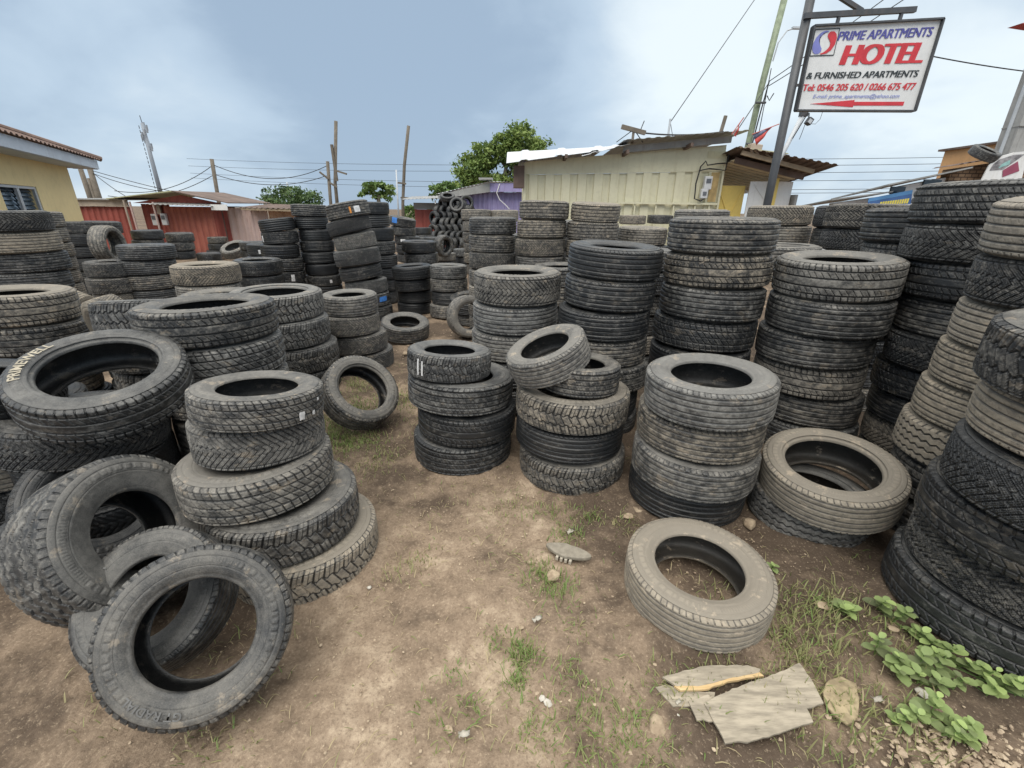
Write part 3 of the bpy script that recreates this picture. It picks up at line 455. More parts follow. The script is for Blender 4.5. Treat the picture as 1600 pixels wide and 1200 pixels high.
('R3',3,1.954,1.33,0.434,0.346,0.202,0.004,-0.019,1.0,'Lk',0,'dark lugged tyre fourth down in the big nearest tower at the right edge'),
('R3',4,2.007,1.362,0.232,0.345,0.202,0.017,-0.023,1.0,'Zk',0,'dark zigzag tyre fifth down in the big nearest tower at the right edge'),
('R3',5,1.994,1.379,0.026,0.355,0.206,0.018,-0.02,1.0,'Lk',0,'dark lugged tyre, bottom of the big nearest tower at the right edge'),
('SL',0,-1.099,1.747,0.728,0.258,0.139,0.056,0.093,0.994,'Dg',1,'grey slanted tyre, top of the tapering front-left stack beside the path'),
('SL',1,-1.143,1.786,0.544,0.271,0.184,0.009,0.067,0.998,'Vg',1,'grey chevron tyre second down in the tapering front-left stack beside the path'),
('SL',2,-1.157,1.745,0.353,0.318,0.19,-0.033,0.033,0.999,'Dg',3,'grey slanted tyre third down in the tapering front-left stack beside the path'),
('SL',3,-1.061,1.721,0.158,0.326,0.195,-0.012,0.009,1.0,'Bg',3,'grey chunky tyre fourth down in the tapering front-left stack beside the path'),
('SL',4,-0.993,1.715,-0.036,0.337,0.194,-0.001,-0.0,1.0,'Bt',1,'tan chunky tyre, bottom of the tapering front-left stack beside the path'),
('SM',0,-1.749,2.499,0.867,0.349,0.202,-0.014,0.024,1.0,'Lg',1,'grey lugged tyre, top of the big stack behind the front-left stack'),
('SM',1,-1.731,2.499,0.659,0.343,0.208,-0.006,0.011,1.0,'Dg',2,'grey slanted tyre second down in the big stack behind the front-left stack'),
('SM',2,-1.731,2.5,0.452,0.34,0.207,-0.004,0.008,1.0,'Dg',2,'grey slanted tyre third down in the big stack behind the front-left stack'),
('SN',0,-2.015,3.766,0.701,0.365,0.22,0.006,-0.029,1.0,'Bg',2,'grey chunky tyre, top of the chunky stack right of the big left stack'),
('SN',1,-1.947,3.744,0.475,0.331,0.226,0.008,-0.021,1.0,'Bg',1,'grey chunky tyre second down in the chunky stack right of the big left stack'),
('SN',2,-1.904,3.769,0.256,0.331,0.219,0.003,-0.009,1.0,'Bk',2,'dark chunky tyre third down in the chunky stack right of the big left stack'),
('SN',3,-1.913,3.763,0.038,0.33,0.218,0.001,-0.002,1.0,'Bk',2,'dark chunky tyre, bottom of the chunky stack right of the big left stack'),
('SO',0,-1.663,4.495,0.569,0.275,0.202,0.008,-0.006,1.0,'Wg',1,'grey smooth tyre, top of the small grey stack left of the path end'),
('SO',1,-1.696,4.493,0.373,0.308,0.196,0.004,-0.003,1.0,'Vg',2,'grey chevron tyre second down in the small grey stack left of the path end'),
('SO',2,-1.649,4.521,0.176,0.31,0.197,0.002,-0.002,1.0,'Vg',1,'grey chevron tyre third down in the small grey stack left of the path end'),
('SO',3,-1.606,4.559,-0.02,0.311,0.196,-0.001,0.0,1.0,'Vg',1,'grey chevron tyre, bottom of the small grey stack left of the path end'),
('E1',0,-3.631,3.214,0.769,0.329,0.222,0.046,0.022,0.999,'Lb',0,'brownish lugged tyre, top of the stack at the left edge behind tilted tyre'),
('E1',1,-3.63,3.213,0.558,0.33,0.211,0.031,0.015,0.999,'Lk',2,'dark lugged tyre second down in the stack at the left edge behind tilted tyre'),
('L12',0,-4.584,8.493,0.736,0.31,0.205,0.003,0.008,1.0,'Rn',1,'new ribbed tyre on top of the stack with white and blue paper label'),
('L12b',0,-5.946,10.576,0.65,0.31,0.183,-0.008,0.013,1.0,'Wn',1,'new smooth tyre, top of the small dark stack before the orange shack'),
('L12b',1,-5.975,10.615,0.464,0.31,0.186,0.003,0.016,1.0,'Rn',1,'new ribbed tyre second down in the small dark stack before the orange shack'),
('L11',0,-7.505,11.259,0.305,0.265,0.2,-0.002,0.005,1.0,'Wn',1,'new smooth tyre on top of the low dark stack before the pink shack corner'),
('E4',0,-2.348,2.846,0.801,0.32,0.2,-0.05,0.152,0.987,'Bg',1,'grey chunky tyre on top of the grey stack behind the big tilted tyre'),
('E5',0,-3.108,3.645,0.468,0.32,0.207,0.004,-0.0,1.0,'Wg',0,'grey smooth tyre on top of the low stack hidden beyond the big tilted tyre'),
('SB',0,-2.592,3.938,0.658,0.325,0.207,0.003,-0.001,1.0,'Wg',0,'grey smooth tyre on top of the stack right behind the big left stack'),
('T5',0,-2.164,1.99,0.418,0.34,0.205,0.069,0.076,0.995,'Vn',1,'new chevron tyre on top of the stack under the big tilted tyre, front left'),
('T10',0,0.81,1.483,0.006,0.302,0.18,-0.003,-0.028,1.0,'Wt',1,'mud-tan smooth-ribbed tyre lying alone on the path beside the broken boards'),
('T1',0,-1.05,1.129,0.207,0.267,0.205,0.377,-0.693,0.614,'Lg',1,'frontmost grey tyre leaning sidewall-on at the lower left of the yard'),
('T2',0,-1.296,1.281,0.149,0.248,0.18,0.031,-0.629,0.777,'Wk',0,'dark tyre lying directly behind the frontmost leaning tyre'),
('T3',0,-1.684,1.431,0.273,0.313,0.255,0.893,-0.062,0.446,'Tg',3,'huge wavy-ribbed van tyre leaning at the left edge behind two tyres'),
('T7',0,-1.214,3.126,0.203,0.28,0.205,0.604,-0.443,0.663,'Rg',2,'grey tyre propped upright on grass right of the tapering stack'),
('T8',0,-1.388,5.556,0.057,0.3,0.198,0.089,-0.179,0.98,'Rk',1,"dark tyre lying tilted on bare soil at the path's far end"),
('T9',0,-0.62,5.733,0.264,0.274,0.205,0.42,-0.893,0.164,'Wg',1,'grey ring standing upright behind the open chevron stack'),
('C2r',0,0.245,2.518,0.689,0.245,0.176,-0.37,-0.13,0.92,'Wg',1,'small tilted tyre perched on top of the front middle stack'),
('T4',0,-1.886,1.916,0.718,0.325,0.202,0.174,-0.263,0.949,'Lg',2,'big tilted tyre with pale raised lettering at the front left'),
('A9',0,-5.718,6.629,1.041,0.262,0.217,-0.986,-0.164,-0.006,'Lg',2,'grey tyre standing upright on the short left stack'),
('B9',0,-1.775,11.17,0.749,0.253,0.202,0.783,-0.621,-0.035,'Wk',1,'small dark ring standing upright in front of the far heap'),
('E2',0,-4.256,4.223,0.46,0.32,0.2,-0.853,-0.229,0.469,'Wt',1,'pale yellow-tan smooth tyre leaning on edge behind the left-edge stack'),
('E3',0,-3.02,3.165,0.634,0.3,0.2,0.489,0.847,0.208,'Vb',1,'brown-dusted tyre standing tread-on behind the big tilted tyre'),
('L11b',0,-6.742,11.146,0.512,0.3,0.2,-0.082,-0.462,0.883,'Wg',1,'dusty tyre lying askew on the low stack before the pink shack'),
('T3b',0,-2.051,1.791,0.183,0.29,0.2,0.709,-0.41,0.574,'Vn',1,'dark arrow-tread tyre leaning behind the huge van tyre'),
('T6',0,-2.557,1.85,0.273,0.31,0.22,0.332,-0.912,0.242,'Zn',1,'new black herringbone tyre standing at the extreme left edge, under others'),
('T6b',0,-2.609,1.935,0.637,0.33,0.2,0.087,0.15,0.985,'Dn',1,'dark slant-block tyre lying at the left edge below the tilted one'),
('C2b',0,0.019,3.627,0.01,0.33,0.2,0.012,-0.069,0.998,'Wk',1,'dark tyre lying in the gap behind the front middle stack'),
('B7',0,-0.622,6.464,0.201,0.3,0.2,0.024,-0.137,0.99,'Wk',1,'dark open tyre lying on another by the short grey stack'),
('B7b',0,-0.58,6.5,0.0,0.3,0.19,0.0,-0.0,1.0,'Wg',1,"grey tyre on the ground under the open tyre, yard's back gap"),
('FL',0,-2.694,2.154,-0.005,0.31,0.205,0.0,0.0,1.0,'Vk',1,'dark chevron tyre lowest in the column below the slanted tyre at the extreme left'),
('FL',1,-2.713,2.13,0.2,0.312,0.205,0.0,0.0,1.0,'Wb',1,'brownish smooth tyre second down in the column below the slanted tyre at the extreme left'),
('FL',2,-2.681,2.139,0.405,0.313,0.205,0.0,0.0,1.0,'Rk',1,'dark ribbed tyre on top in the column below the slanted tyre at the extreme left'),
('FL',0,2.95,3.732,-0.005,0.327,0.205,0.0,0.0,1.0,'Wb',1,'brownish smooth tyre lowest in the column glimpsed beside the wide open tower'),
('FL',1,2.975,3.752,0.2,0.316,0.205,0.0,0.0,1.0,'Wk',1,'dark smooth tyre fifth down in the column glimpsed beside the wide open tower'),
('FL',2,3.015,3.74,0.405,0.329,0.205,0.0,0.0,1.0,'Rk',1,'dark ribbed tyre fourth down in the column glimpsed beside the wide open tower'),
('FL',3,2.964,3.764,0.61,0.326,0.205,0.0,0.0,1.0,'Vk',1,'dark chevron tyre third down in the column glimpsed beside the wide open tower'),
('FL',4,2.949,3.786,0.815,0.318,0.205,0.0,0.0,1.0,'Wb',1,'brownish smooth tyre second down in the column glimpsed beside the wide open tower'),
('FL',5,2.983,3.719,1.02,0.322,0.205,0.0,0.0,1.0,'Rk',1,'dark ribbed tyre on top in the column glimpsed beside the wide open tower'),
('FL',0,2.015,4.534,-0.005,0.328,0.205,0.0,0.0,1.0,'Wb',1,'brownish smooth tyre lowest in the column glimpsed left of the wide open tower'),
('FL',1,2.062,4.568,0.2,0.314,0.205,0.0,0.0,1.0,'Wk',1,'dark smooth tyre fifth down in the column glimpsed left of the wide open tower'),
('FL',2,2.081,4.562,0.405,0.313,0.205,0.0,0.0,1.0,'Wb',1,'brownish smooth tyre fourth down in the column glimpsed left of the wide open tower'),
('FL',3,2.021,4.537,0.61,0.328,0.205,0.0,0.0,1.0,'Rk',1,'dark ribbed tyre third down in the column glimpsed left of the wide open tower'),
('FL',4,2.044,4.534,0.815,0.315,0.205,0.0,0.0,1.0,'Rk',1,'dark ribbed tyre second down in the column glimpsed left of the wide open tower'),
('FL',5,2.035,4.524,1.02,0.312,0.205,0.0,0.0,1.0,'Vk',1,'dark chevron tyre on top in the column glimpsed left of the wide open tower'),
('FL',0,1.34,4.603,-0.005,0.328,0.205,0.0,0.0,1.0,'Wk',1,'dark smooth tyre lowest in the column glimpsed between the two middle towers'),
('FL',1,1.288,4.582,0.2,0.311,0.205,0.0,0.0,1.0,'Wb',1,'brownish smooth tyre fifth down in the column glimpsed between the two middle towers'),
('FL',2,1.283,4.6,0.405,0.316,0.205,0.0,0.0,1.0,'Wk',1,'dark smooth tyre fourth down in the column glimpsed between the two middle towers'),
('FL',3,1.308,4.587,0.61,0.32,0.205,0.0,0.0,1.0,'Rk',1,'dark ribbed tyre third down in the column glimpsed between the two middle towers'),
('FL',4,1.345,4.566,0.815,0.322,0.205,0.0,0.0,1.0,'Rk',1,'dark ribbed tyre second down in the column glimpsed between the two middle towers'),
('FL',5,1.292,4.607,1.02,0.327,0.205,0.0,0.0,1.0,'Wk',1,'dark smooth tyre on top in the column glimpsed between the two middle towers'),
('FL',0,-2.928,8.918,-0.005,0.315,0.205,0.0,0.0,1.0,'Rk',1,'dark ribbed tyre lowest in the column behind the leaning new column'),
('FL',1,-2.945,8.914,0.2,0.32,0.205,0.0,0.0,1.0,'Wk',1,'dark smooth tyre sixth down in the column behind the leaning new column'),
('FL',2,-2.943,8.872,0.405,0.32,0.205,0.0,0.0,1.0,'Wk',1,'dark smooth tyre fifth down in the column behind the leaning new column'),
('FL',3,-2.946,8.874,0.61,0.314,0.205,0.0,0.0,1.0,'Wk',1,'dark smooth tyre fourth down in the column behind the leaning new column'),
('FL',4,-2.96,8.883,0.815,0.331,0.205,0.0,0.0,1.0,'Wb',1,'brownish smooth tyre third down in the column behind the leaning new column'),
('FL',5,-2.919,8.936,1.02,0.32,0.205,0.0,0.0,1.0,'Vk',1,'dark chevron tyre second down in the column behind the leaning new column'),
('FL',6,-2.918,8.885,1.225,0.322,0.205,0.0,0.0,1.0,'Rk',1,'dark ribbed tyre on top in the column behind the leaning new column'),
('FL',0,-4.335,9.684,-0.005,0.332,0.205,0.0,0.0,1.0,'Rk',1,'dark ribbed tyre lowest in the column behind the leftmost new column'),
('FL',1,-4.388,9.675,0.2,0.326,0.205,0.0,0.0,1.0,'Vk',1,'dark chevron tyre fifth down in the column behind the leftmost new column'),
('FL',2,-4.328,9.713,0.405,0.322,0.205,0.0,0.0,1.0,'Wk',1,'dark smooth tyre fourth down in the column behind the leftmost new column'),
('FL',3,-4.34,9.676,0.61,0.33,0.205,0.0,0.0,1.0,'Rk',1,'dark ribbed tyre third down in the column behind the leftmost new column'),
('FL',4,-4.387,9.7,0.815,0.326,0.205,0.0,0.0,1.0,'Wk',1,'dark smooth tyre second down in the column behind the leftmost new column'),
('FL',5,-4.381,9.683,1.02,0.326,0.205,0.0,0.0,1.0,'Vk',1,'dark chevron tyre on top in the column behind the leftmost new column'),
('FL',0,0.471,5.023,-0.005,0.326,0.205,0.0,0.0,1.0,'Wk',1,'dark smooth tyre lowest in the column glimpsed behind the open chevron stack'),
('FL',1,0.462,5.009,0.2,0.323,0.205,0.0,0.0,1.0,'Wk',1,'dark smooth tyre fourth down in the column glimpsed behind the open chevron stack'),
('FL',2,0.503,5.034,0.405,0.318,0.205,0.0,0.0,1.0,'Vk',1,'dark chevron tyre third down in the column glimpsed behind the open chevron stack'),
('FL',3,0.516,4.971,0.61,0.331,0.205,0.0,0.0,1.0,'Wb',1,'brownish smooth tyre second down in the column glimpsed behind the open chevron stack'),
('FL',4,0.522,4.963,0.815,0.312,0.205,0.0,0.0,1.0,'Rk',1,'dark ribbed tyre on top in the column glimpsed behind the open chevron stack'),
('FL',0,0.89,7.076,-0.005,0.312,0.205,0.0,0.0,1.0,'Wb',1,'brownish smooth tyre lowest in the column behind the brown columns below the cream wall'),
('FL',1,0.845,7.121,0.2,0.322,0.205,0.0,0.0,1.0,'Wk',1,'dark smooth tyre sixth down in the column behind the brown columns below the cream wall'),
('FL',2,0.873,7.093,0.405,0.331,0.205,0.0,0.0,1.0,'Wk',1,'dark smooth tyre fifth down in the column behind the brown columns below the cream wall'),
('FL',3,0.841,7.098,0.61,0.312,0.205,0.0,0.0,1.0,'Wk',1,'dark smooth tyre fourth down in the column behind the brown columns below the cream wall'),
('FL',4,0.827,7.099,0.815,0.311,0.205,0.0,0.0,1.0,'Vk',1,'dark chevron tyre third down in the column behind the brown columns below the cream wall'),
('FL',5,0.871,7.092,1.02,0.315,0.205,0.0,0.0,1.0,'Vk',1,'dark chevron tyre second down in the column behind the brown columns below the cream wall'),
('FL',6,0.868,7.089,1.225,0.319,0.205,0.0,0.0,1.0,'Wk',1,'dark smooth tyre on top in the column behind the brown columns below the cream wall'),
('FL',0,1.739,7.392,-0.005,0.334,0.205,0.0,0.0,1.0,'Rk',1,'dark ribbed tyre lowest in the column behind the front brown stack below the rail'),
('FL',1,1.731,7.39,0.2,0.331,0.205,0.0,0.0,1.0,'Wk',1,'dark smooth tyre fifth down in the column behind the front brown stack below the rail'),
('FL',2,1.726,7.377,0.405,0.314,0.205,0.0,0.0,1.0,'Rk',1,'dark ribbed tyre fourth down in the column behind the front brown stack below the rail'),
('FL',3,1.75,7.411,0.61,0.313,0.205,0.0,0.0,1.0,'Vk',1,'dark chevron tyre third down in the column behind the front brown stack below the rail'),
('FL',4,1.723,7.399,0.815,0.311,0.205,0.0,0.0,1.0,'Rk',1,'dark ribbed tyre second down in the column behind the front brown stack below the rail'),
('FL',5,1.742,7.385,1.02,0.311,0.205,0.0,0.0,1.0,'Wk',1,'dark smooth tyre on top in the column behind the front brown stack below the rail'),
('FL',0,-0.171,7.263,-0.005,0.322,0.205,0.0,0.0,1.0,'Wk',1,'dark smooth tyre lowest in the column behind the ribbed column below the purple shop'),
('FL',1,-0.171,7.291,0.2,0.315,0.205,0.0,0.0,1.0,'Wk',1,'dark smooth tyre fifth down in the column behind the ribbed column below the purple shop'),
('FL',2,-0.14,7.288,0.405,0.313,0.205,0.0,0.0,1.0,'Wb',1,'brownish smooth tyre fourth down in the column behind the ribbed column below the purple shop'),
('FL',3,-0.125,7.283,0.61,0.335,0.205,0.0,0.0,1.0,'Wk',1,'dark smooth tyre third down in the column behind the ribbed column below the purple shop'),
('FL',4,-0.127,7.337,0.815,0.322,0.205,0.0,0.0,1.0,'Vk',1,'dark chevron tyre second down in the column behind the ribbed column below the purple shop'),
('FL',5,-0.169,7.325,1.02,0.326,0.205,0.0,0.0,1.0,'Rk',1,'dark ribbed tyre on top in the column behind the ribbed column below the purple shop'),
('FL',0,-1.765,8.565,-0.005,0.321,0.205,0.0,0.0,1.0,'Wb',1,'brownish smooth tyre lowest in the column behind the blue stickered new stack'),
('FL',1,-1.743,8.56,0.2,0.311,0.205,0.0,0.0,1.0,'Wk',1,'dark smooth tyre fourth down in the column behind the blue stickered new stack'),
('FL',2,-1.788,8.6,0.405,0.322,0.205,0.0,0.0,1.0,'Wk',1,'dark smooth tyre third down in the column behind the blue stickered new stack'),
('FL',3,-1.738,8.632,0.61,0.315,0.205,0.0,0.0,1.0,'Wk',1,'dark smooth tyre second down in the column behind the blue stickered new stack'),
('FL',4,-1.763,8.598,0.815,0.319,0.205,0.0,0.0,1.0,'Vk',1,'dark chevron tyre on top in the column behind the blue stickered new stack'),
('HP',0,-3.077,18.051,0.27,0.28,0.18,-0.702,-0.703,0.114,'Wn',1,'small dark tyre slotted into the overlapping heap before the dull red shed'),
('HP',0,-2.831,18.095,0.278,0.28,0.18,-0.832,-0.554,0.026,'Wn',1,'small dark tyre slotted into the overlapping heap before the dull red shed'),
('HP',0,-2.582,18.063,0.265,0.28,0.18,-0.747,-0.643,0.172,'Wn',1,'small dark tyre slotted into the overlapping heap before the dull red shed'),
('HP',0,-2.345,18.1,0.279,0.28,0.18,-0.678,-0.735,0.015,'Wn',1,'small dark tyre slotted into the overlapping heap before the dull red shed'),
('HP',0,-2.05,18.035,0.264,0.28,0.18,-0.818,-0.545,0.181,'Wn',1,'small dark tyre slotted into the overlapping heap before the dull red shed'),
('HP',0,-1.839,18.057,0.28,0.28,0.18,-0.719,-0.695,-0.001,'Wn',1,'small dark tyre slotted into the overlapping heap before the dull red shed'),
('HP',0,-3.087,18.264,0.495,0.28,0.18,0.844,-0.486,0.226,'Wn',1,'small dark tyre slotted into the overlapping heap before the dull red shed'),
('HP',0,-2.833,18.327,0.521,0.28,0.18,0.716,-0.695,-0.071,'Wn',1,'small dark tyre slotted into the overlapping heap before the dull red shed'),
('HP',0,-2.58,18.313,0.503,0.28,0.18,0.723,-0.678,0.138,'Wn',1,'small dark tyre slotted into the overlapping heap before the dull red shed'),
('HP',0,-2.345,18.25,0.499,0.28,0.18,0.825,-0.535,0.181,'Wn',1,'small dark tyre slotted into the overlapping heap before the dull red shed'),
('HP',0,-2.121,18.294,0.511,0.28,0.18,0.718,-0.694,0.048,'Wn',1,'small dark tyre slotted into the overlapping heap before the dull red shed'),
('HP',0,-1.839,18.272,0.527,0.28,0.18,0.897,-0.42,-0.139,'Wn',1,'small dark tyre slotted into the overlapping heap before the dull red shed'),
('HP',0,-3.108,18.536,0.75,0.28,0.18,-0.665,-0.747,-0.004,'Wn',1,'small dark tyre slotted into the overlapping heap before the dull red shed'),
('HP',0,-2.849,18.5,0.755,0.28,0.18,-0.688,-0.724,-0.055,'Wn',1,'small dark tyre slotted into the overlapping heap before the dull red shed'),
('HP',0,-2.58,18.555,0.757,0.28,0.18,-0.658,-0.749,-0.082,'Wn',1,'small dark tyre slotted into the overlapping heap before the dull red shed'),
('HP',0,-2.298,18.454,0.755,0.28,0.18,-0.81,-0.583,-0.056,'Wn',1,'small dark tyre slotted into the overlapping heap before the dull red shed'),
('HP',0,-2.062,18.498,0.73,0.28,0.18,-0.746,-0.628,0.223,'Wn',1,'small dark tyre slotted into the overlapping heap before the dull red shed'),
('HP',0,-1.848,18.543,0.746,0.28,0.18,-0.698,-0.714,0.048,'Wn',1,'small dark tyre slotted into the overlapping heap before the dull red shed'),
('HP',0,-3.101,18.657,0.976,0.28,0.18,0.871,-0.48,0.1,'Wn',1,'small dark tyre slotted into the overlapping heap before the dull red shed'),
('HP',0,-2.839,18.66,0.988,0.28,0.18,0.897,-0.44,-0.037,'Wn',1,'small dark tyre slotted into the overlapping heap before the dull red shed'),
('HP',0,-2.632,18.692,0.973,0.28,0.18,0.871,-0.473,0.133,'Wn',1,'small dark tyre slotted into the overlapping heap before the dull red shed'),
('HP',0,-2.379,18.705,0.972,0.28,0.18,0.843,-0.519,0.141,'Wn',1,'small dark tyre slotted into the overlapping heap before the dull red shed'),
('HP',0,-2.114,18.72,0.987,0.28,0.18,0.871,-0.491,-0.022,'Wn',1,'small dark tyre slotted into the overlapping heap before the dull red shed'),
('HP',0,-1.824,18.709,0.993,0.28,0.18,0.791,-0.605,-0.093,'Wn',1,'small dark tyre slotted into the overlapping heap before the dull red shed'),
('HP',0,-3.114,18.921,1.22,0.28,0.18,-0.733,-0.68,-0.003,'Wn',1,'small dark tyre slotted into the overlapping heap before the dull red shed'),
('HP',0,-2.859,18.972,1.208,0.28,0.18,-0.657,-0.742,0.135,'Wn',1,'small dark tyre slotted into the overlapping heap before the dull red shed'),
('HP',0,-2.581,18.955,1.214,0.28,0.18,-0.852,-0.519,0.069,'Wn',1,'small dark tyre slotted into the overlapping heap before the dull red shed'),
('HP',0,-2.338,18.96,1.224,0.28,0.18,-0.854,-0.518,-0.045,'Wn',1,'small dark tyre slotted into the overlapping heap before the dull red shed'),
('HP',0,-2.082,18.908,1.206,0.28,0.18,-0.794,-0.587,0.161,'Wn',1,'small dark tyre slotted into the overlapping heap before the dull red shed'),
('HP',0,-1.858,18.917,1.206,0.28,0.18,-0.667,-0.729,0.155,'Wn',1,'small dark tyre slotted into the overlapping heap before the dull red shed'),
('HP',0,-3.112,19.163,1.454,0.28,0.18,0.883,-0.469,0.008,'Wn',1,'small dark tyre slotted into the overlapping heap before the dull red shed'),
('HP',0,-2.869,19.165,1.435,0.28,0.18,0.781,-0.585,0.217,'Wn',1,'small dark tyre slotted into the overlapping heap before the dull red shed'),
('HP',0,-2.576,19.146,1.466,0.28,0.18,0.83,-0.544,-0.125,'Wn',1,'small dark tyre slotted into the overlapping heap before the dull red shed'),
('HP',0,-2.332,19.093,1.467,0.28,0.18,0.882,-0.453,-0.128,'Wn',1,'small dark tyre slotted into the overlapping heap before the dull red shed'),
('HP',0,-2.116,19.163,1.451,0.28,0.18,0.721,-0.691,0.05,'Wn',1,'small dark tyre slotted into the overlapping heap before the dull red shed'),
('HP',0,-1.871,19.122,1.466,0.28,0.18,0.811,-0.571,-0.124,'Wn',1,'small dark tyre slotted into the overlapping heap before the dull red shed'),
('HP',0,-2.843,19.397,1.687,0.28,0.18,-0.839,-0.542,0.039,'Wn',1,'small dark tyre slotted into the overlapping heap before the dull red shed'),
('HP',0,-2.551,19.365,1.685,0.28,0.18,-0.827,-0.56,0.056,'Wn',1,'small dark tyre slotted into the overlapping heap before the dull red shed'),
('HP',0,-2.311,19.352,1.674,0.28,0.18,-0.78,-0.598,0.183,'Wn',1,'small dark tyre slotted into the overlapping heap before the dull red shed'),
('HP',0,-2.074,19.419,1.669,0.28,0.18,-0.759,-0.607,0.235,'Wn',1,'small dark tyre slotted into the overlapping heap before the dull red shed'),
('HT1',0,-2.143,17.984,1.689,0.28,0.18,-0.082,-0.936,0.342,'Wk',1,'grey ring standing sidewall-on atop the far overlapping heap'),
('HT2',0,-2.557,18.337,1.918,0.28,0.18,0.073,-0.416,0.906,'Wk',1,'dark tyre lying tilted at the very top of the far heap'),
('HT3',0,-1.894,18.477,1.784,0.28,0.18,0.492,-0.853,0.174,'Wk',1,"dark ring peeking out behind the far heap's top right"),
('RT',0,13.149,14.006,3.086,0.36,0.24,0.171,-0.47,0.866,'Wk',1,'black tyre lying on the roof of the brick kiosk at right'),
]
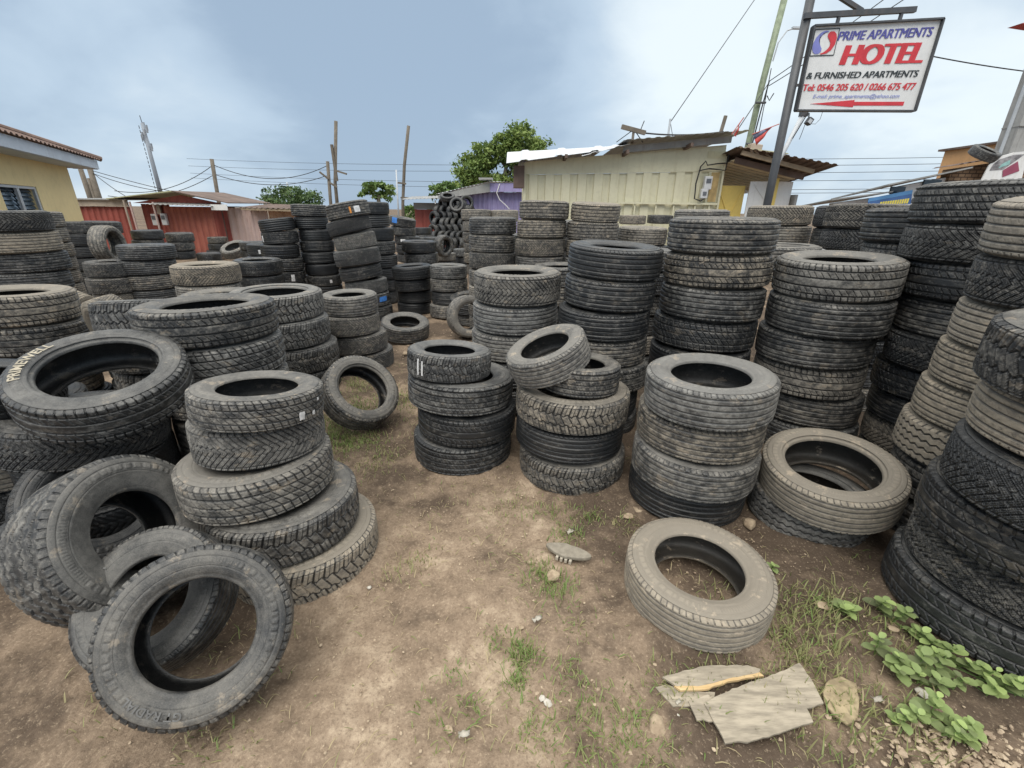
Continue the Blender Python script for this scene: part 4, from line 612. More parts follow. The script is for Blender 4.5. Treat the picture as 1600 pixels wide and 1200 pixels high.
HIDDEN=[
('L1',0,-5.202,4.844,-0.005,0.334,0.231,0.0,0.0,1.0,'Vk',1,'dark tyre lowest at the ground in the thick far left stack below the louvred window'),
('L1',1,-5.226,4.832,0.226,0.336,0.231,0.0,0.0,1.0,'Wt',1,'tan tyre second from the ground in the thick far left stack below the louvred window'),
('L1',2,-5.214,4.841,0.457,0.327,0.231,0.0,0.0,1.0,'Wg',1,'grey tyre third from the ground in the thick far left stack below the louvred window'),
('L2',0,-6.623,6.454,-0.005,0.319,0.153,0.0,0.0,1.0,'Wb',1,'brownish tyre lowest at the ground in the brown stack touching the thick far left one'),
('L2',1,-6.627,6.46,0.148,0.322,0.153,0.0,0.0,1.0,'Wb',1,'brownish tyre second from the ground in the brown stack touching the thick far left one'),
('L3',0,-7.917,8.399,-0.005,0.314,0.226,0.0,0.0,1.0,'Wk',1,'dark tyre lowest at the ground in the black stack just left of upright tyre'),
('L3',1,-7.872,8.421,0.221,0.318,0.226,0.0,0.0,1.0,'Wk',1,'dark tyre second from the ground in the black stack just left of upright tyre'),
('L3',2,-7.884,8.402,0.447,0.317,0.226,0.0,0.0,1.0,'Wk',1,'dark tyre third from the ground in the black stack just left of upright tyre'),
('L6',0,-5.345,6.012,-0.005,0.302,0.282,0.0,0.0,1.0,'Vb',1,'brownish tyre lowest at the ground in the short stack that carries the upright tyre'),
('L7',0,-5.034,6.239,-0.005,0.333,0.152,0.0,0.0,1.0,'Wk',1,'dark tyre lowest at the ground in the smooth stack just right of the upright tyre'),
('L7',1,-5.017,6.191,0.147,0.33,0.152,0.0,0.0,1.0,'Wk',1,'dark tyre second from the ground in the smooth stack just right of the upright tyre'),
('L13',0,-3.906,7.006,-0.005,0.309,0.194,0.0,0.0,1.0,'Vn',1,'new tyre lowest at the ground in the open stack left of the new columns'),
('L13',1,-3.909,7.046,0.189,0.315,0.194,0.0,0.0,1.0,'Vn',1,'new tyre second from the ground in the open stack left of the new columns'),
('L14',0,-3.582,5.279,-0.005,0.332,0.169,0.0,0.0,1.0,'Vb',1,'brownish tyre lowest at the ground in the orange-stained stack behind the big left tyres'),
('L14',1,-3.587,5.282,0.164,0.335,0.169,0.0,0.0,1.0,'Vb',1,'brownish tyre second from the ground in the orange-stained stack behind the big left tyres'),
('L14',2,-3.602,5.295,0.334,0.337,0.169,0.0,0.0,1.0,'Wg',1,'grey tyre third from the ground in the orange-stained stack behind the big left tyres'),
('B0',0,-4.09,8.151,-0.005,0.31,0.158,0.0,0.0,1.0,'Rn',1,'new tyre lowest at the ground in the leftmost column of new black tyres'),
('B0',1,-4.101,8.13,0.153,0.304,0.158,0.0,0.0,1.0,'Rk',1,'dark tyre second from the ground in the leftmost column of new black tyres'),
('M3',0,-0.297,6.189,-0.005,0.323,0.202,0.0,0.0,1.0,'Wg',1,'grey tyre lowest at the ground in the ribbed column below the purple shop'),
('M3',1,-0.299,6.196,0.197,0.331,0.202,0.0,0.0,1.0,'Wb',1,'brownish tyre second from the ground in the ribbed column below the purple shop'),
('M1',2,0.367,5.973,0.404,0.325,0.204,0.0,0.0,1.0,'Vb',1,'brownish tyre third from the ground in the brown column at the cream container left end'),
('M1',3,0.32,5.936,0.608,0.304,0.204,0.0,0.0,1.0,'Vb',1,'brownish tyre fourth from the ground in the brown column at the cream container left end'),
('M2',2,0.994,5.875,0.4,0.315,0.202,0.0,0.0,1.0,'Wg',1,'grey tyre third from the ground in the second brown column before the cream container'),
('M2',3,0.981,5.889,0.602,0.331,0.202,0.0,0.0,1.0,'Rb',1,'brownish tyre fourth from the ground in the second brown column before the cream container'),
('M6',3,1.723,6.243,0.567,0.326,0.191,0.0,0.0,1.0,'Wb',1,'brownish tyre fourth from the ground in the front brown stack below the cream rail'),
('M6',4,1.729,6.203,0.758,0.328,0.191,0.0,0.0,1.0,'Wb',1,'brownish tyre fifth from the ground in the front brown stack below the cream rail'),
('R1',0,2.763,2.616,-0.005,0.341,0.127,0.0,0.0,1.0,'Rk',1,'dark tyre lowest at the ground in the dark tower on the right with highest top'),
('R1b',4,2.709,3.025,0.787,0.317,0.198,0.0,0.0,1.0,'Lk',1,'dark tyre fifth from the ground in the dark stack left of the highest right tower'),
('R1b',5,2.684,3.042,0.985,0.318,0.198,0.0,0.0,1.0,'Wk',1,'dark tyre lowest at the ground in the dark stack left of the highest right tower'),
('R5',4,3.092,5.484,0.819,0.326,0.206,0.0,0.0,1.0,'Wb',1,'brownish tyre fifth from the ground in the chevron stack at the signpost foot'),
('R5',5,3.092,5.524,1.025,0.342,0.206,0.0,0.0,1.0,'Wb',1,'brownish tyre lowest at the ground in the chevron stack at the signpost foot'),
('R6',4,3.364,4.484,0.82,0.337,0.206,0.0,0.0,1.0,'Vk',1,'dark tyre fifth from the ground in the zigzag stack right of the signpost'),
('R6',5,3.358,4.492,1.026,0.332,0.206,0.0,0.0,1.0,'Zb',1,'brownish tyre lowest at the ground in the zigzag stack right of the signpost'),
('R2',0,2.365,1.915,-0.005,0.329,0.212,0.0,0.0,1.0,'Lk',1,'dark tyre lowest at the ground in the pale tan tower near the right edge'),
('SM',0,-1.739,2.494,-0.005,0.336,0.226,0.0,0.0,1.0,'Dg',1,'grey tyre lowest at the ground in the big stack behind the front-left stack'),
('SM',1,-1.704,2.493,0.221,0.333,0.226,0.0,0.0,1.0,'Dg',1,'grey tyre second from the ground in the big stack behind the front-left stack'),
('E1',0,-3.602,3.216,-0.005,0.328,0.186,0.0,0.0,1.0,'Lk',1,'dark tyre lowest at the ground in the stack at the left edge behind tilted tyre'),
('E1',1,-3.649,3.23,0.181,0.321,0.186,0.0,0.0,1.0,'Lb',1,'brownish tyre second from the ground in the stack at the left edge behind tilted tyre'),
('E1',2,-3.601,3.236,0.367,0.331,0.186,0.0,0.0,1.0,'Lk',1,'dark tyre third from the ground in the stack at the left edge behind tilted tyre'),
('L12',2,-4.578,8.499,0.363,0.322,0.184,0.0,0.0,1.0,'Rn',1,'new tyre third from the ground in the stack with white and blue paper label'),
('L12',3,-4.595,8.48,0.547,0.318,0.184,0.0,0.0,1.0,'Rn',1,'new tyre fourth from the ground in the stack with white and blue paper label'),
('E4',2,-2.354,2.884,0.395,0.318,0.2,0.0,0.0,1.0,'Bg',1,'grey tyre third from the ground in the grey stack behind the big tilted tyre'),
('E4',3,-2.341,2.844,0.595,0.322,0.2,0.0,0.0,1.0,'Bg',1,'grey tyre fourth from the ground in the grey stack behind the big tilted tyre'),
('E5',0,-3.078,3.62,-0.005,0.331,0.234,0.0,0.0,1.0,'Wg',1,'grey tyre lowest at the ground in the low stack hidden beyond the big tilted tyre'),
('E5',1,-3.11,3.629,0.229,0.313,0.234,0.0,0.0,1.0,'Wg',1,'grey tyre second from the ground in the low stack hidden beyond the big tilted tyre'),
('SB',0,-2.57,3.922,-0.005,0.317,0.219,0.0,0.0,1.0,'Wg',1,'grey tyre lowest at the ground in the stack right behind the big left stack'),
('SB',1,-2.613,3.945,0.214,0.33,0.219,0.0,0.0,1.0,'Wg',1,'grey tyre second from the ground in the stack right behind the big left stack'),
('SB',2,-2.568,3.923,0.434,0.334,0.219,0.0,0.0,1.0,'Wg',1,'grey tyre third from the ground in the stack right behind the big left stack'),
('T5',0,-2.162,2.012,-0.005,0.328,0.209,0.0,0.0,1.0,'Vn',1,'new tyre lowest at the ground in the stack under the big tilted tyre, front left'),
('T5',1,-2.171,2.023,0.204,0.327,0.209,0.0,0.0,1.0,'Vn',1,'new tyre second from the ground in the stack under the big tilted tyre, front left'),
]
BUMPS=[(-5.3, 7.18, 0.006), (-2.21, 6.8, -0.021), (-2.38, 7.9, 0.004), (-1.63, 7.31, -0.042), (-1.01, 6.99, -0.025), (-2.82, 13.52, -0.006), (-2.37, 13.52, -0.001), (-1.74, 11.62, -0.028), (-1.28, 12.18, 0.003), (-0.58, 9.08, -0.028), (0.0, 3.51, 0.03), (0.64, 3.19, -0.034), (1.37, 3.13, 0.027), (2.11, 2.9, 0.022), (1.03, 2.22, -0.013), (1.65, 2.04, -0.019), (-0.33, 2.71, -0.024), (0.39, 2.53, -0.026), (2.0, 1.38, 0.018), (-0.99, 1.71, -0.044), (-1.91, 3.76, 0.03), (-1.61, 4.56, -0.028)]

TONE=dict(n=(.14,.12,.9),k=(.24,.20,.85),g=(.45,.20,.65),b=(.56,.60,.6),t=(.88,.85,.4))
# patches on a tread: tyre -> (degrees from the side that faces the camera, angular half size, s range, colours)
STICK={('B2',0):[(24,.14,(-.45,.25),'paper',None),(6,.04,(-.45,.25),'orange',None)],('B2',7):[(-10,.25,(-.3,.3),'blue',None)],('B2',6):[(42,.22,(-.2,.45),'blue',None)],
('B0',1):[(-66,.06,(-.5,.4),'paper',None)],('B0',4):[(20,.09,(-.5,.5),'paper',None)],('B1',3):[(-70,.06,(-.5,.4),'paper',None)],('B1',4):[(-70,.05,(-.6,.5),'paper',None)],('B1',6):[(20,.07,(-.3,.2),'paper',None)],
('B4',0):[(-38,.22,(-.3,.8),'blue',None)],('B4',2):[(-20,.2,(-.3,.25),'paper',None)],('L12',0):[(-10,.22,(-.5,.1),'paper',None),(8,.14,(.1,.5),'blue',None)],
('SL',0):[(34,.05,(-.55,-.1),'paper',None),(48,.03,(-.5,-.25),'paper',None),(56,.03,(.2,.35),'paper',None)],('C1',0):[(-44,.022,(-.5,.55),'paper',None),(-37,.02,(-.5,.45),'paper',None)],
('T5',0):[(28,.07,(.3,.9),'foil',None),(75,.05,(.2,.9),'blue',None)]}
PM=dict(paper=plain('label_paper',(.72,.72,.72),.6,.25,30),blue=plain('label_blue',(.06,.22,.62),.5,.3,30),orange=plain('label_orange',(.75,.30,.06),.5,.15,20),foil=plain('label_foil',(.55,.56,.55),.35,.35,40))
def patch_mesh(th0,dth,s0,s1,mat):
    ns,nt=7,9; th=np.linspace(th0-dth,th0+dth,nt); s=np.linspace(s0,s1,ns); r,z=crown(s)
    jit=RNG.normal(0,.004,(nt,ns)); T=th[:,None]+RNG.normal(0,dth*.06,(nt,ns)); rr=r[None]+.008+np.abs(jit)
    V=np.stack([np.cos(T)*rr,np.sin(T)*rr,np.broadcast_to(z[None],rr.shape)],-1).reshape(-1,3)
    i=np.arange(nt-1)[:,None];j=np.arange(ns-1)[None]
    F=np.stack([i*ns+j,(i+1)*ns+j,(i+1)*ns+j+1,i*ns+j+1],-1).reshape(-1,4)
    me=mesh_np('sticker',V,F,True); me.materials.append(mat); return me
CAMP=Vector((0,0,1.57))
def frame(n):
    n=Vector(n).normalized(); h=Vector((0,1,0)) if abs(n.z)>.5 else Vector((0,0,1)); e1=h.cross(n).normalized(); return e1,n.cross(e1),n
def place(name,num,x,y,z,Rr,w,nx,ny,nz,p,q,label,group='used tyres stacked about the yard',parts=True):
    key=(name,num) if num or (name,0) in STICK else name
    if nz>.97: nx+=random.uniform(-.018,.018); ny+=random.uniform(-.018,.018)
    e1,e2,n=frame((nx,ny,nz)); c=Vector((x,y,z))
    to=CAMP-c; a0=math.atan2(to.dot(e2),to.dot(e1))
    spin=0. if key in STICK or key in TEXTS else random.uniform(0,6.28)
    cs,sn=math.cos(spin),math.sin(spin); E1=e1*cs+e2*sn; E2=-e1*sn+e2*cs
    sq=random.uniform(-.016,.016); M=Matrix((( *(E1*Rr*(1+sq)),),( *(E2*Rr*(1-sq)),),( *(n*w),))).transposed().to_4x4(); M.translation=c
    d,b,k=TONE[p[1]]; col=(min(1,max(0,d+random.uniform(-.16,.16))),min(1,max(0,b+random.uniform(-.2,.25))),min(1,max(0,k+random.uniform(-.2,.2))),1)
    if parts:
        o=thing('tyre',label,'tyre',group=group); o.matrix_world=M
        for nm,me in (('tread',tread_mesh(p[0])),('sidewall',side_mesh(q,True)),('sidewall',side_mesh(q,False)),('inner_liner',liner_mesh(q))):
            ch=link(bpy.data.objects.new(nm,me),o); ch.color=col
            if nm=='sidewall': ch.color=(min(1,col[0]+.14),col[1],col[2],.34)
    else:
        o=link(bpy.data.objects.new('tyre',whole_mesh(p[0],q))); o.matrix_world=M; o.color=col; tag(o,label,'tyre',group)
    for (dg,dth,(s0,s1),m,_) in STICK.get(key,()):
        nm={'paper':'paper_label','blue':'blue_label','orange':'orange_label','foil':'foil_scrap'}[m]
        if key==('C1',0): nm='paint_mark'
        link(bpy.data.objects.new(nm,patch_mesh(a0+R(dg),dth,s0,s1,PM[m])),o)
    if key in TEXTS: side_text(o,q,a0,*TEXTS[key])
    return o
def text_mesh(body,size=1.,offset=0.,extrude=0.,shear=0.,align='LEFT',spacing=1.):
    cu=bpy.data.curves.new('lettering','FONT'); cu.body=body; cu.size=size; cu.offset=offset; cu.extrude=extrude; cu.shear=shear; cu.align_x=align; cu.space_character=spacing; cu.resolution_u=4
    ob=bpy.data.objects.new('lettering',cu); C.objects.link(ob); dg=bpy.context.evaluated_depsgraph_get()
    me=bpy.data.meshes.new_from_object(ob.evaluated_get(dg)); bpy.data.objects.remove(ob); bpy.data.curves.remove(cu); return me
LETTER_PALE=plain('pale_raised_letters',(.40,.36,.28),.8,.3,25); LETTER_GREY=plain('grey_raised_letters',(.15,.15,.148),.75,.3,25)
# tyre -> (text, degrees of the middle of the word from the camera side, letter height, radius of baseline, material)
TEXTS={'T4':('PRIMEWELL',-122,.115,.765,LETTER_PALE),'T2':('ULTRA',-188,.10,.76,LETTER_GREY),'T1':('GT RADIAL',-150,.085,.77,LETTER_GREY)}
def side_text(root,q,a0,body,dg,hgt,r0,mat):
    me=text_mesh(body,hgt/.72,hgt*.03,.0,0.,'CENTER',1.05); p=np.array(SWP(RIMS[q])); o=np.argsort(p[:,0])
    n=len(me.vertices); co=np.empty(n*3,np.float32); me.vertices.foreach_get('co',co); co=co.reshape(-1,3)
    r=r0+co[:,1]; th=a0+R(dg)-co[:,0]/(r0+hgt/2); z=np.interp(r,p[o,0],p[o,1])+.028
    me.vertices.foreach_set('co',np.stack([np.cos(th)*r,np.sin(th)*r,z],-1).astype(np.float32).ravel()); me.update()
    me.materials.clear(); me.materials.append(mat); ob=bpy.data.objects.new('raised_lettering',me); link(ob,root)
for row in TYRES:
    far=math.hypot(row[2],row[3])>7.6
    grp='used tyres stacked about the yard'
    if row[0]=='HP': grp='tyres heaped like scales at the back'
    elif row[0][0]=='T' and row[0]!='T5' or row[0] in('A9','B9','E2','E3','C2r','L11b','RT'): grp='loose tyres leaning or lying singly'
    place(*row,group=grp,parts=(not far or (row[0],row[1]) in STICK))
for row in HIDDEN: place(*row,group='tyres low in the stacks',parts=False)

# ------------------------------------------------------------------ ground
def gh(x,y):
    x=np.asarray(x,float); y=np.asarray(y,float); num=0.; den=.35
    for bx,by,bz in BUMPS:
        w=np.exp(-((x-bx)**2+(y-by)**2)/(2*.33**2)); num=num+w*bz; den=den+w
    base=num/den
    u=.010*np.sin(2.1*x+.7)*np.sin(1.7*y+1.3)+.006*np.sin(5.3*x+2*y)*np.sin(4.1*y-1.2*x)
    return base+u*np.exp(-(np.maximum(0,np.hypot(x,y)-8)/8)**2)-.004
def axis_pts(lo,mid0,mid1,hi,step,grow=1.18):
    a=list(np.arange(mid0,mid1,step)); s=step; v=mid0; left=[]
    while v>lo: s*=grow; v-=s; left.append(max(v,lo))
    s=step; v=a[-1]; right=[]
    while v<hi: s*=grow; v+=s; right.append(min(v,hi))
    return np.array(left[::-1]+a+right)
gx=axis_pts(-700,-2.3,2.3,700,.016,1.10); gy=axis_pts(-60,.65,3.8,900,.016,1.10)
GX,GY=np.meshgrid(gx,gy); GZ=gh(GX,GY)
def vnoise(x,y,seed):
    r=np.random.default_rng(seed); T=r.random((64,64)); xi=np.floor(x).astype(int); yi=np.floor(y).astype(int); fx=x-xi; fy=y-yi; fx=fx*fx*(3-2*fx); fy=fy*fy*(3-2*fy)
    g=lambda a,b:T[a%64,b%64]; return (g(xi,yi)*(1-fx)+g(xi+1,yi)*fx)*(1-fy)+(g(xi,yi+1)*(1-fx)+g(xi+1,yi+1)*fx)*fy-.5
near=np.exp(-(np.maximum(0,np.hypot(GX,GY-2)-4)/2)**2)
for r_ in TYRES:
    if r_[4]<.08 and math.hypot(r_[2],r_[3])<5.5:
        if r_[9]>.9: GZ=GZ+.022*np.exp(-((np.hypot(GX-r_[2],GY-r_[3])-r_[5]*.97)/.045)**2)*(.6+.8*(vnoise(GX*6,GY*6,12)+.5))
GZ=GZ+near*(.030*vnoise(GX*4,GY*4,1)+.018*vnoise(GX*11,GY*11,2)+.012*vnoise(GX*25,GY*25,3)+.010*np.maximum(0,vnoise(GX*38,GY*38,5)-.12)*2)
ny,nx=GX.shape; ii=np.arange(ny-1)[:,None]; jj=np.arange(nx-1)[None]
GF=np.stack([ii*nx+jj,ii*nx+jj+1,(ii+1)*nx+jj+1,(ii+1)*nx+jj],-1).reshape(-1,4)
def make_dirt():
    t=NT('dirt'); p=t.pos(); n1=t.noise(p,.75,4,.6); n2=t.noise(p,3.4,6,.65); n3=t.noise(p,16.,6,.7); n4=t.noise(p,90.,3,.7)
    f=t.math('ADD',t.math('MULTIPLY',n1,.75),t.math('MULTIPLY',n2,.6)); f=t.math('ADD',f,t.math('MULTIPLY',n3,.28)); f=t.math('ADD',t.math('MULTIPLY',t.math('SUBTRACT',f,.815),1.75),.36)
    # the trodden path is drier and paler than the soil by the stacks
    sp=t.node('ShaderNodeSeparateXYZ'); t.l(p,sp.inputs[0]); pathx=t.math('ABSOLUTE',t.math('ADD',sp.outputs[0],.35)); pth=t.ramp(pathx,.15,1.0,1.,0.); pth=t.math('MULTIPLY',pth,t.ramp(sp.outputs[1],1.0,3.2,1.,.25))
    f=t.math('ADD',f,t.math('MULTIPLY',pth,.30))
    c=t.mix(t.ramp(f,.28,.60),(.092,.068,.050,1),(.25,.188,.134,1)); c=t.mix(t.ramp(f,.56,.86),c,(.47,.375,.275,1))
    c=t.mix(t.math('MULTIPLY',t.ramp(n4,.50,.70),.5),c,(.11,.078,.055,1)); c=t.mix(t.math('MULTIPLY',t.ramp(n4,.46,.28,0,1),.35),c,(.56,.45,.32,1))
    t.set(Base_Color=c,Roughness=.92,Specular_IOR_Level=.2); t.bump(t.math('ADD',t.math('MULTIPLY',n3,1.),t.math('MULTIPLY',n4,.5)),.6,.014); return t.mat
DIRT=make_dirt()
gm=mesh_np('ground',np.stack([GX,GY,GZ],-1).reshape(-1,3),GF,True); gm.materials.append(DIRT)
tag(link(bpy.data.objects.new('ground',gm)),kind='structure')
def gz(x,y): return float(gh(x,y))+.012

# grass blades, straw and grit (nobody could count them)
def leafmat(name,c0,c1,c2,rough=.55,trans=.25):
    t=NT(name); a=t.attr('tone'); c=t.mix(t.ramp(a,0,.5),(*c0,1),(*c1,1)); c=t.mix(t.ramp(a,.5,1.),c,(*c2,1))
    t.set(Base_Color=c,Roughness=rough,Specular_IOR_Level=.3,Subsurface_Weight=0.)
    try: t.b.inputs['Transmission Weight'].default_value=0
    except Exception: pass
    tr=t.node('ShaderNodeBsdfTranslucent'); t.put(tr.inputs[0],c); mx=t.node('ShaderNodeMixShader'); mx.inputs[0].default_value=trans; t.l(t.b.outputs[0],mx.inputs[1]); t.l(tr.outputs[0],mx.inputs[2]); t.l(mx.outputs[0],t.out.inputs[0]); return t.mat
GRASS=leafmat('grass_blades',(.42,.345,.21),(.27,.275,.12),(.17,.255,.075))
def taken(x,y):
    for r in TYRES:
        if r[4]<.15 and r[9]>.8 and (x-r[2])**2+(y-r[3])**2<(r[5]*1.02)**2 and r[0] not in('T10',): return True
    return False
clumps=[(.30,1.88,.10,60,.06,.8),(.19,1.52,.10,70,.06,.8),(.13,1.62,.08,40,.06,.7),(.05,1.19,.07,60,.07,.8),(.03,1.08,.05,26,.06,.7),(-.42,1.66,.10,24,.05,.45),(-.56,1.60,.08,16,.04,.4),(1.31,1.38,.20,130,.09,.6),(1.10,1.20,.16,110,.08,.55),(1.05,1.36,.16,90,.08,.6),(.59,1.06,.12,50,.07,.6),(.30,.95,.16,120,.07,.7),(.45,.90,.12,70,.06,.7),(.08,.90,.08,30,.05,.6),
(-1.38,3.3,.25,420,.05,.85),(-1.1,2.75,.2,260,.05,.75),(-1.32,2.95,.22,300,.05,.8),(-1.0,3.6,.22,160,.05,.6),(-.95,2.55,.2,140,.05,.5),(-.7,3.3,.3,120,.05,.5),(-1.5,3.9,.25,200,.05,.6),(.2,2.05,.14,60,.05,.7),(.42,2.05,.12,50,.06,.8),(.0,2.1,.12,30,.04,.5),(.62,1.95,.12,40,.05,.5),(1.0,1.0,.2,90,.08,.55),(1.25,.95,.2,80,.08,.5),(.8,1.16,.16,50,.07,.5),(1.5,1.3,.2,80,.07,.5),(-.2,.95,.1,20,.05,.5),(-.9,.87,.12,26,.05,.45),(-1.35,1.0,.15,24,.05,.35),(-.05,1.25,.05,14,.04,.9),(-.18,1.12,.05,12,.04,.9),(-.12,1.0,.05,16,.045,.95),(.22,1.12,.06,20,.05,.7),(.27,1.3,.08,26,.05,.6)]
BV=[];BT=[]
def blade(x,y,L,lean,ang,w,tone):
    z=gz(x,y)-.012; dx,dy=math.cos(ang),math.sin(ang); px,py=-dy*w,dx*w; k=len(BV)
    for f,ww in ((0,1),(.35,.9),(.7,.6),(1,.05)):
        h=L*math.sin(min(1.45,1.45-lean*f))*f; r=L*f*lean*.75
        BV.append((x+dx*r-px*ww,y+dy*r-py*ww,z+h)); BV.append((x+dx*r+px*ww,y+dy*r+py*ww,z+h)); BT.extend((tone,tone))
for cx,cy,rad,n,L,g in clumps:
    for _ in range(int(n*2.6)):
        x=random.gauss(cx,rad*.55);y=random.gauss(cy,rad*.55)
        if taken(x,y): continue
        blade(x,y,L*random.uniform(.35,1.0),random.uniform(.3,1.15),random.uniform(0,6.28),random.uniform(.0014,.0030),min(1,max(0,random.gauss(g,.22))))
for _ in range(6500):     # thin sprinkle of short blades and dry straw over the soil
    y=random.uniform(.7,4.6); x=random.uniform(-1.5,1.9)*min(1.,.45+y*.3)
    if taken(x,y): continue
    if vnoise(np.array(x*3.),np.array(y*3.),9)<random.uniform(-.5,.35): continue
    dry=random.random()<.62
    blade(x,y,random.uniform(.02,.06),random.uniform(.6,1.4) if not dry else random.uniform(1.25,1.45),random.uniform(0,6.28),random.uniform(.0010,.0022),random.uniform(0,.3) if dry else random.uniform(.5,1))
nb=len(BV)//8; bi=np.arange(nb)[:,None]*8
BF=np.concatenate([bi+np.array([0,1,3,2]),bi+np.array([2,3,5,4]),bi+np.array([4,5,7,6])])
gme=mesh_np('grass',np.array(BV),BF,True,dict(tone=BT)); gme.materials.append(GRASS)
tag(link(bpy.data.objects.new('grass',gme)),'short patchy grass and dry straw on the bare soil','grass',kind='stuff')
def pebble_arrays(cx,cy,cz,s,flat=.6):
    ph=(1+5**.5)/2; b=np.array([(-1,ph,0),(1,ph,0),(-1,-ph,0),(1,-ph,0),(0,-1,ph),(0,1,ph),(0,-1,-ph),(0,1,-ph),(ph,0,-1),(ph,0,1),(-ph,0,-1),(-ph,0,1)])/1.9
    b=b*(1+RNG.uniform(-.28,.28,(12,1)))*np.array([1,RNG.uniform(.6,1),flat*RNG.uniform(.7,1)])*s; a=RNG.uniform(0,6.28); c,sn=math.cos(a),math.sin(a)
    return np.stack([b[:,0]*c-b[:,1]*sn+cx,b[:,0]*sn+b[:,1]*c+cy,b[:,2]+cz],-1)
ICO=np.array([(0,11,5),(0,5,1),(0,1,7),(0,7,10),(0,10,11),(1,5,9),(5,11,4),(11,10,2),(10,7,6),(7,1,8),(3,9,4),(3,4,2),(3,2,6),(3,6,8),(3,8,9),(4,9,5),(2,4,11),(6,2,10),(8,6,7),(9,8,1)])
pv=[];pf=[];pt=[]
def grit(n,fx,fy,s0,s1):
    for _ in range(n):
        x,y=fx(),fy(); s=random.uniform(s0,s1)*random.random()**.5
        if taken(x,y): continue
        pf.append(ICO+12*len(pv)); pv.append(pebble_arrays(x,y,gz(x,y)-.010+s*.15,s)); pt.append(np.full(12,random.random()))
grit(2600,lambda:random.uniform(-1.3,1.7),lambda:random.uniform(.75,2.9),.002,.008)
grit(420,lambda:random.gauss(1.42,.17),lambda:random.gauss(.86,.06),.006,.018)
grit(150,lambda:random.gauss(.36,.10),lambda:random.gauss(1.02,.08),.004,.012)
grit(260,lambda:random.gauss(-.8,.5),lambda:random.gauss(5.2,.5),.006,.02)
def make_stone(name,c0,c1):
    t=NT(name); p=t.pos(); n=t.noise(p,22,5,.6); c=t.mix(t.ramp(n,.3,.7),(*c0,1),(*c1,1)); c=t.mix(t.math('MULTIPLY',t.ramp(t.noise(p,120,3,.6),.5,.7),.3),c,(.14,.11,.085,1)); t.set(Base_Color=c,Roughness=.85); t.bump(n,.5,.006); return t.mat
GRIT=make_stone('grit',(.27,.20,.14),(.52,.42,.30)); ROCK=make_stone('rock',(.27,.20,.135),(.45,.36,.25)); PALE=make_stone('pale_rock',(.45,.42,.36),(.62,.59,.52)); SLATE=make_stone('flat_rock',(.24,.19,.115),(.42,.34,.21))
pm=mesh_np('gravel',np.concatenate(pv),np.concatenate(pf),False); pm.materials.append(GRIT); tag(link(bpy.data.objects.new('gravel',pm)),'loose grit and pebbles scattered over the soil','gravel',kind='stuff')

# single stones, scraps, boards
def stone(x,y,s,mat,label,flat=.6,cat='stone',name='stone',grp='single stones and chips on the soil'):
    V=pebble_arrays(0,0,s*flat*.35,s,flat); me=mesh_np(name,V,ICO,False); me.materials.append(mat)
    o=link(bpy.data.objects.new(name,me)); o.location=(x,y,gz(x,y)-.006); m=o.modifiers.new('bevel','BEVEL'); m.width=s*.12; m.segments=2; tag(o,label,cat,grp); return o
stone(.20,1.57,.042,ROCK,'tan angular stone just below the sandal sole')
stone(.10,1.66,.024,ROCK,'small tan stone left of the sandal sole')
stone(.485,.935,.045,ROCK,'rounded tan stone left of the broken boards, near the grass tuft')
stone(.565,.965,.014,PALE,'tiny white stone right of the rounded tan one')
stone(.135,1.005,.018,PALE,'white chip pair, wider one, on the pale soil left of boards',.5)
stone(.118,1.02,.012,PALE,'white chip pair, slim one, on the pale soil left of boards',.9)
stone(-.63,1.51,.013,PALE,'white pebble on bare soil right of the tapering stack',.7)
stone(.05,1.30,.016,ROCK,'flat pale chip left of the grass tuft in mid path',.4)
stone(-.19,.92,.020,ROCK,'greyish flat stone near the bottom centre of the path',.4)
stone(.74,2.08,.05,ROCK,'brown broken stone at the foot of the four-tyre stack',.4)
stone(.66,2.02,.035,ROCK,'lower brown stone left of the four-tyre stack',.4)
stone(1.30,1.96,.05,ROCK,'brown stone between the four-tyre stack and tan pair',.6)
stone(1.34,1.42,.035,ROCK,'pinkish flat stone in the grass near the leafy sprout',.35)
stone(1.55,1.30,.025,ROCK,'pinkish pebble beside the upper leafy weed',.5)
stone(1.45,1.05,.022,PALE,'white chip among the weeds at lower right',.5)
stone(-1.25,4.9,.05,ROCK,'grey stone at the far end of the path',.6)
def slab(name,poly,th,mat,label,cat,z=None,tilt=0,parent=None,grp=None,mat2=None):
    cx=sum(p[0] for p in poly)/len(poly); cy=sum(p[1] for p in poly)/len(poly)
    P=[]
    for i,(a,b) in enumerate(zip(poly,poly[1:]+poly[:1])):
        n=max(1,int(math.hypot(b[0]-a[0],b[1]-a[1])/.018))
        for k in range(n):
            f=k/n; j=.0025 if k else 0; P.append((a[0]+(b[0]-a[0])*f+random.uniform(-j,j),a[1]+(b[1]-a[1])*f+random.uniform(-j,j)))
    z0=(gz(cx,cy) if z is None else z); mb=MB(); mb.prism([(x,y,z0+(x-cx)*tilt) for x,y in P],(0,0,th))
    return mb,(cx,cy,z0)
def wood(name,c0,c1,ang):
    t=NT(name); p=t.pos(); rot=t.node('ShaderNodeMapping'); t.l(p,rot.inputs[0]); rot.inputs['Rotation'].default_value=(0,0,ang); rot.inputs['Scale'].default_value=(9,55,20)
    n=t.noise(rot.outputs[0],1.,5,.65); n2=t.noise(p,9,4,.6); c=t.mix(t.ramp(n,.3,.7),(*c0,1),(*c1,1)); c=t.mix(t.math('MULTIPLY',t.ramp(n2,.45,.7),.5),c,(*[(a+b)/2.6 for a,b in zip(c0,c1)],1)); t.set(Base_Color=c,Roughness=.85); t.bump(n,.5,.004); return t.mat
